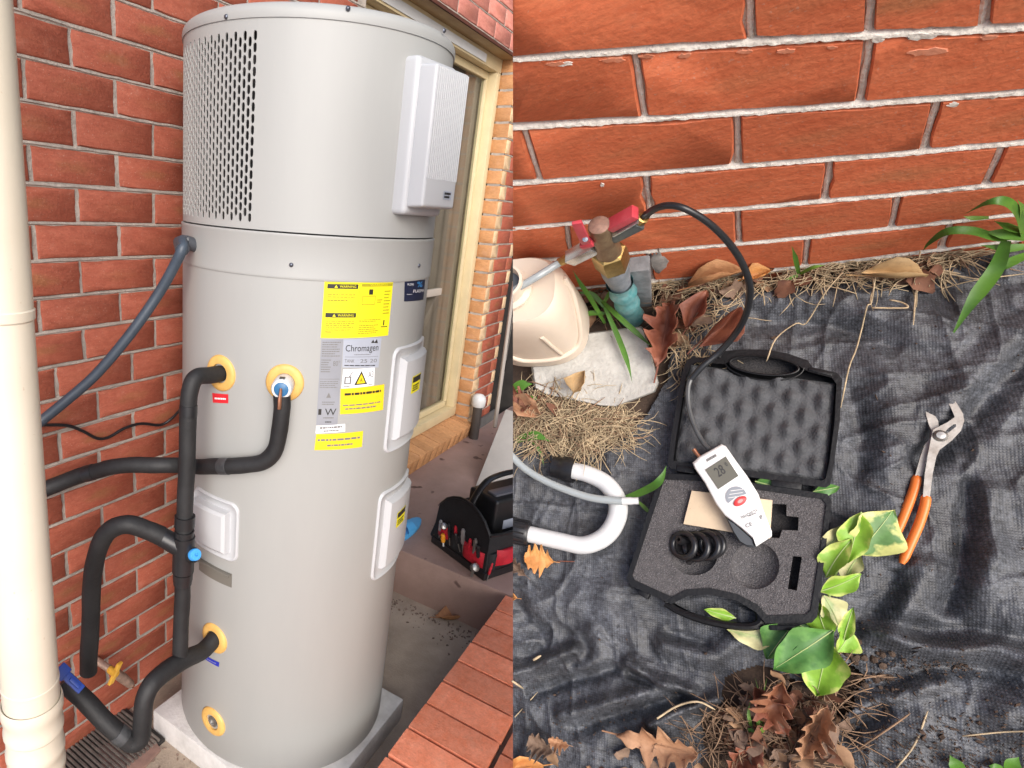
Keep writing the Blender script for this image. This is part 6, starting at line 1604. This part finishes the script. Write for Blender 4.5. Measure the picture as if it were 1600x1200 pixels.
# variegated plant growing from under the case
def var_leaf_mat(name, g, c, edge):
    """green heart, cream margin: the split follows the leaf's own width, ragged by noise."""
    m = bpy.data.materials.new(name); m.use_nodes = True; t = m.node_tree; N = t.nodes; K = t.links; p = N['Principled BSDF']
    p.inputs['Roughness'].default_value = .5
    at = N.new('ShaderNodeAttribute'); at.attribute_name = 'across'
    tc = N.new('ShaderNodeTexCoord'); n1 = N.new('ShaderNodeTexNoise'); n1.inputs['Scale'].default_value = 45; n1.inputs['Detail'].default_value = 4; K.new(tc.outputs['Object'], n1.inputs['Vector'])
    a = N.new('ShaderNodeMath'); a.operation = 'MULTIPLY_ADD'; a.inputs[1].default_value = 1.5; K.new(n1.outputs[0], a.inputs[0])
    ax_ = N.new('ShaderNodeMath'); ax_.operation = 'MULTIPLY'; ax_.inputs[1].default_value = .6; K.new(at.outputs['Fac'], ax_.inputs[0]); K.new(ax_.outputs[0], a.inputs[2])
    r = N.new('ShaderNodeValToRGB'); r.color_ramp.elements[0].position = edge - .06; r.color_ramp.elements[1].position = edge + .06
    r.color_ramp.elements[0].color = (*g, 1); r.color_ramp.elements[1].color = (*c, 1)
    s_ = N.new('ShaderNodeMath'); s_.operation = 'MULTIPLY'; s_.inputs[1].default_value = .6; K.new(a.outputs[0], s_.inputs[0]); K.new(s_.outputs[0], r.inputs[0])
    n2 = N.new('ShaderNodeTexNoise'); n2.inputs['Scale'].default_value = 120; K.new(tc.outputs['Object'], n2.inputs['Vector'])
    hs = N.new('ShaderNodeHueSaturation'); mr = N.new('ShaderNodeMapRange'); mr.inputs[3].default_value = .75; mr.inputs[4].default_value = 1.25; K.new(n2.outputs[0], mr.inputs[0]); K.new(mr.outputs[0], hs.inputs['Value']); K.new(r.outputs[0], hs.inputs['Color'])
    K.new(hs.outputs[0], p.inputs['Base Color'])
    bp = N.new('ShaderNodeBump'); bp.inputs['Strength'].default_value = .3; bp.inputs['Distance'].default_value = .002; K.new(n1.outputs[0], bp.inputs['Height']); K.new(bp.outputs[0], p.inputs['Normal'])
    return m
lf_var = var_leaf_mat('cream_edged_leaf', (.09, .20, .05), (.58, .58, .20), .66)
lf_lime = var_leaf_mat('lime_leaf', (.20, .38, .03), (.46, .54, .13), .74)
lf_dark = var_leaf_mat('dark_green_leaf', (.055, .165, .030), (.10, .24, .05), .66)
lf_pale = var_leaf_mat('pale_leaf', (.34, .42, .18), (.58, .55, .28), .5)
plant = thing('leafy_plant', 'green and cream variegated leafy plant growing from under the case', 'plant', fz(1290, 960), R)
BROAD = [(0, .04), (.06, .22), (.16, .58), (.3, .9), (.45, 1), (.6, .92), (.75, .68), (.87, .38), (.95, .15), (1, .01)]
vein_m = mat('leaf_vein', (.42, .50, .20), .5)
def broad(par, base, tip, wpx, h0, h1, m, curl=.15, seed=0, arch=.03, lab=None, roll=0.0):
    a, c = fz(*base, h0), fz(*tip, h1); d = (c-a); ln = d.length; d = d/ln; view = (-a).normalized()
    n_ = (Z_*.55 + view*.75); n_ = (n_ - d*n_.dot(d)).normalized(); s_ = d.cross(n_)
    if roll: q = Matrix.Rotation(roll, 3, d); n_ = q @ n_; s_ = q @ s_
    r = random.Random(seed); ph = r.uniform(0, 6); rq = Matrix.Rotation(r.uniform(-.55, .55), 3, d); n_ = rq @ n_; s_ = rq @ s_; curl *= r.uniform(.6, 1.7); w0 = wpx*mpx(a)*.60; rows = []; ac = []; ks = (-1, -.72, -.36, 0, .36, .72, 1)
    BR = spline([V3((t, w, 0)) for t, w in BROAD], 2)
    for q in BR:
        t, w = q.x, max(q.y, .004); row = []
        for k in ks:
            z = ln*(arch*4*t*(1-t)) + w0*curl*abs(k)**1.6*w*1.2 + w0*.20*math.sin(9*t + ph + 3*k)*abs(k) - (w0*.05 if k == 0 else 0)
            row.append(a + d*(t*ln) + s_*(w0*w*k*(1 + .09*math.sin(13*t + ph*k))) + n_*z); ac.append(abs(k))
        rows.append(row)
    b = MB(); b.loops(rows, close=False)
    o = part(par, 'leaf', b, m, sharp=180, label=lab)
    at = o.data.attributes.new('across', 'FLOAT', 'POINT'); at.data.foreach_set('value', ac)
    vn = [row[3] + n_*.0007 for row in rows][:-2]; b = MB(); b.tube(vn, [.0011*(1 - .8*i/len(vn)) for i in range(len(vn))], 4); part(o, 'midrib', b, vein_m)
stm = spline([fz(x, y, h) for x, y, h in ((1268, 1010, .005), (1290, 960, .02), (1300, 910, .03), (1322, 860, .04), (1340, 825, .045))], 5)
b = MB(); b.tube(stm, .0022, 7); part(plant, 'stem', b, mat('green_stem', (.20, .30, .07), .5))
broad(plant, (1338, 868), (1397, 796), 58, .030, .040, lf_var, .15, 1, .03, 'cream edged leaf')
broad(plant, (1282, 862), (1330, 818), 30, .030, .040, lf_pale, .2, 2, .05)
broad(plant, (1346, 800), (1325, 880), 34, .05, .035, lf_lime, .3, 3, .08)
broad(plant, (1290, 902), (1332, 842), 30, .035, .05, lf_lime, .4, 4, .08)
broad(plant, (1345, 862), (1318, 908), 24, .03, .02, lf_pale, .3, 5, .05)
broad(plant, (1282, 924), (1346, 897), 26, .035, .045, lf_lime, .3, 6, .08)
broad(plant, (1288, 930), (1312, 980), 34, .03, .02, lf_pale, .2, 7, .05)
broad(plant, (1275, 940), (1296, 1000), 34, .03, .03, lf_lime, .3, 8, .06)
broad(plant, (1318, 1002), (1334, 948), 16, .03, .05, lf_lime, .5, 9, .1)
broad(plant, (1302, 985), (1208, 1046), 50, .045, .040, lf_dark, .25, 10, .06, 'dark green pointed leaf')
broad(plant, (1296, 1000), (1276, 1087), 52, .035, .020, lf_lime, .25, 11, .05)
broad(plant, (1215, 1002), (1136, 984), 34, .020, .022, lf_pale, .15, 12, .04)
broad(plant, (1240, 975), (1198, 1030), 40, .030, .024, lf_dark, .3, 13, .06)
broad(plant, (1265, 985), (1225, 965), 26, .02, .02, lf_dark, .3, 14, .05)
broad(plant, (1330, 985), (1308, 1020), 30, .03, .03, lf_lime, .3, 15, .05)
broad(plant, (1150, 966), (1100, 952), 14, .020, .022, lf_lime, .2, 16, .05)
broad(plant, (1270, 768), (1312, 760), 16, .02, .02, lf_dark, .2, 17, .05)
broad(plant, (1180, 752), (1212, 760), 14, .036, .036, lf_dark, .2, 18, .05)
b = MB(); b.tube(spline([fz(1280, 1080, .02), fz(1270, 1110, .012), fz(1262, 1130, .004)], 4), .0012, 6); part(plant, 'leaf_stalk', b, straw_a)
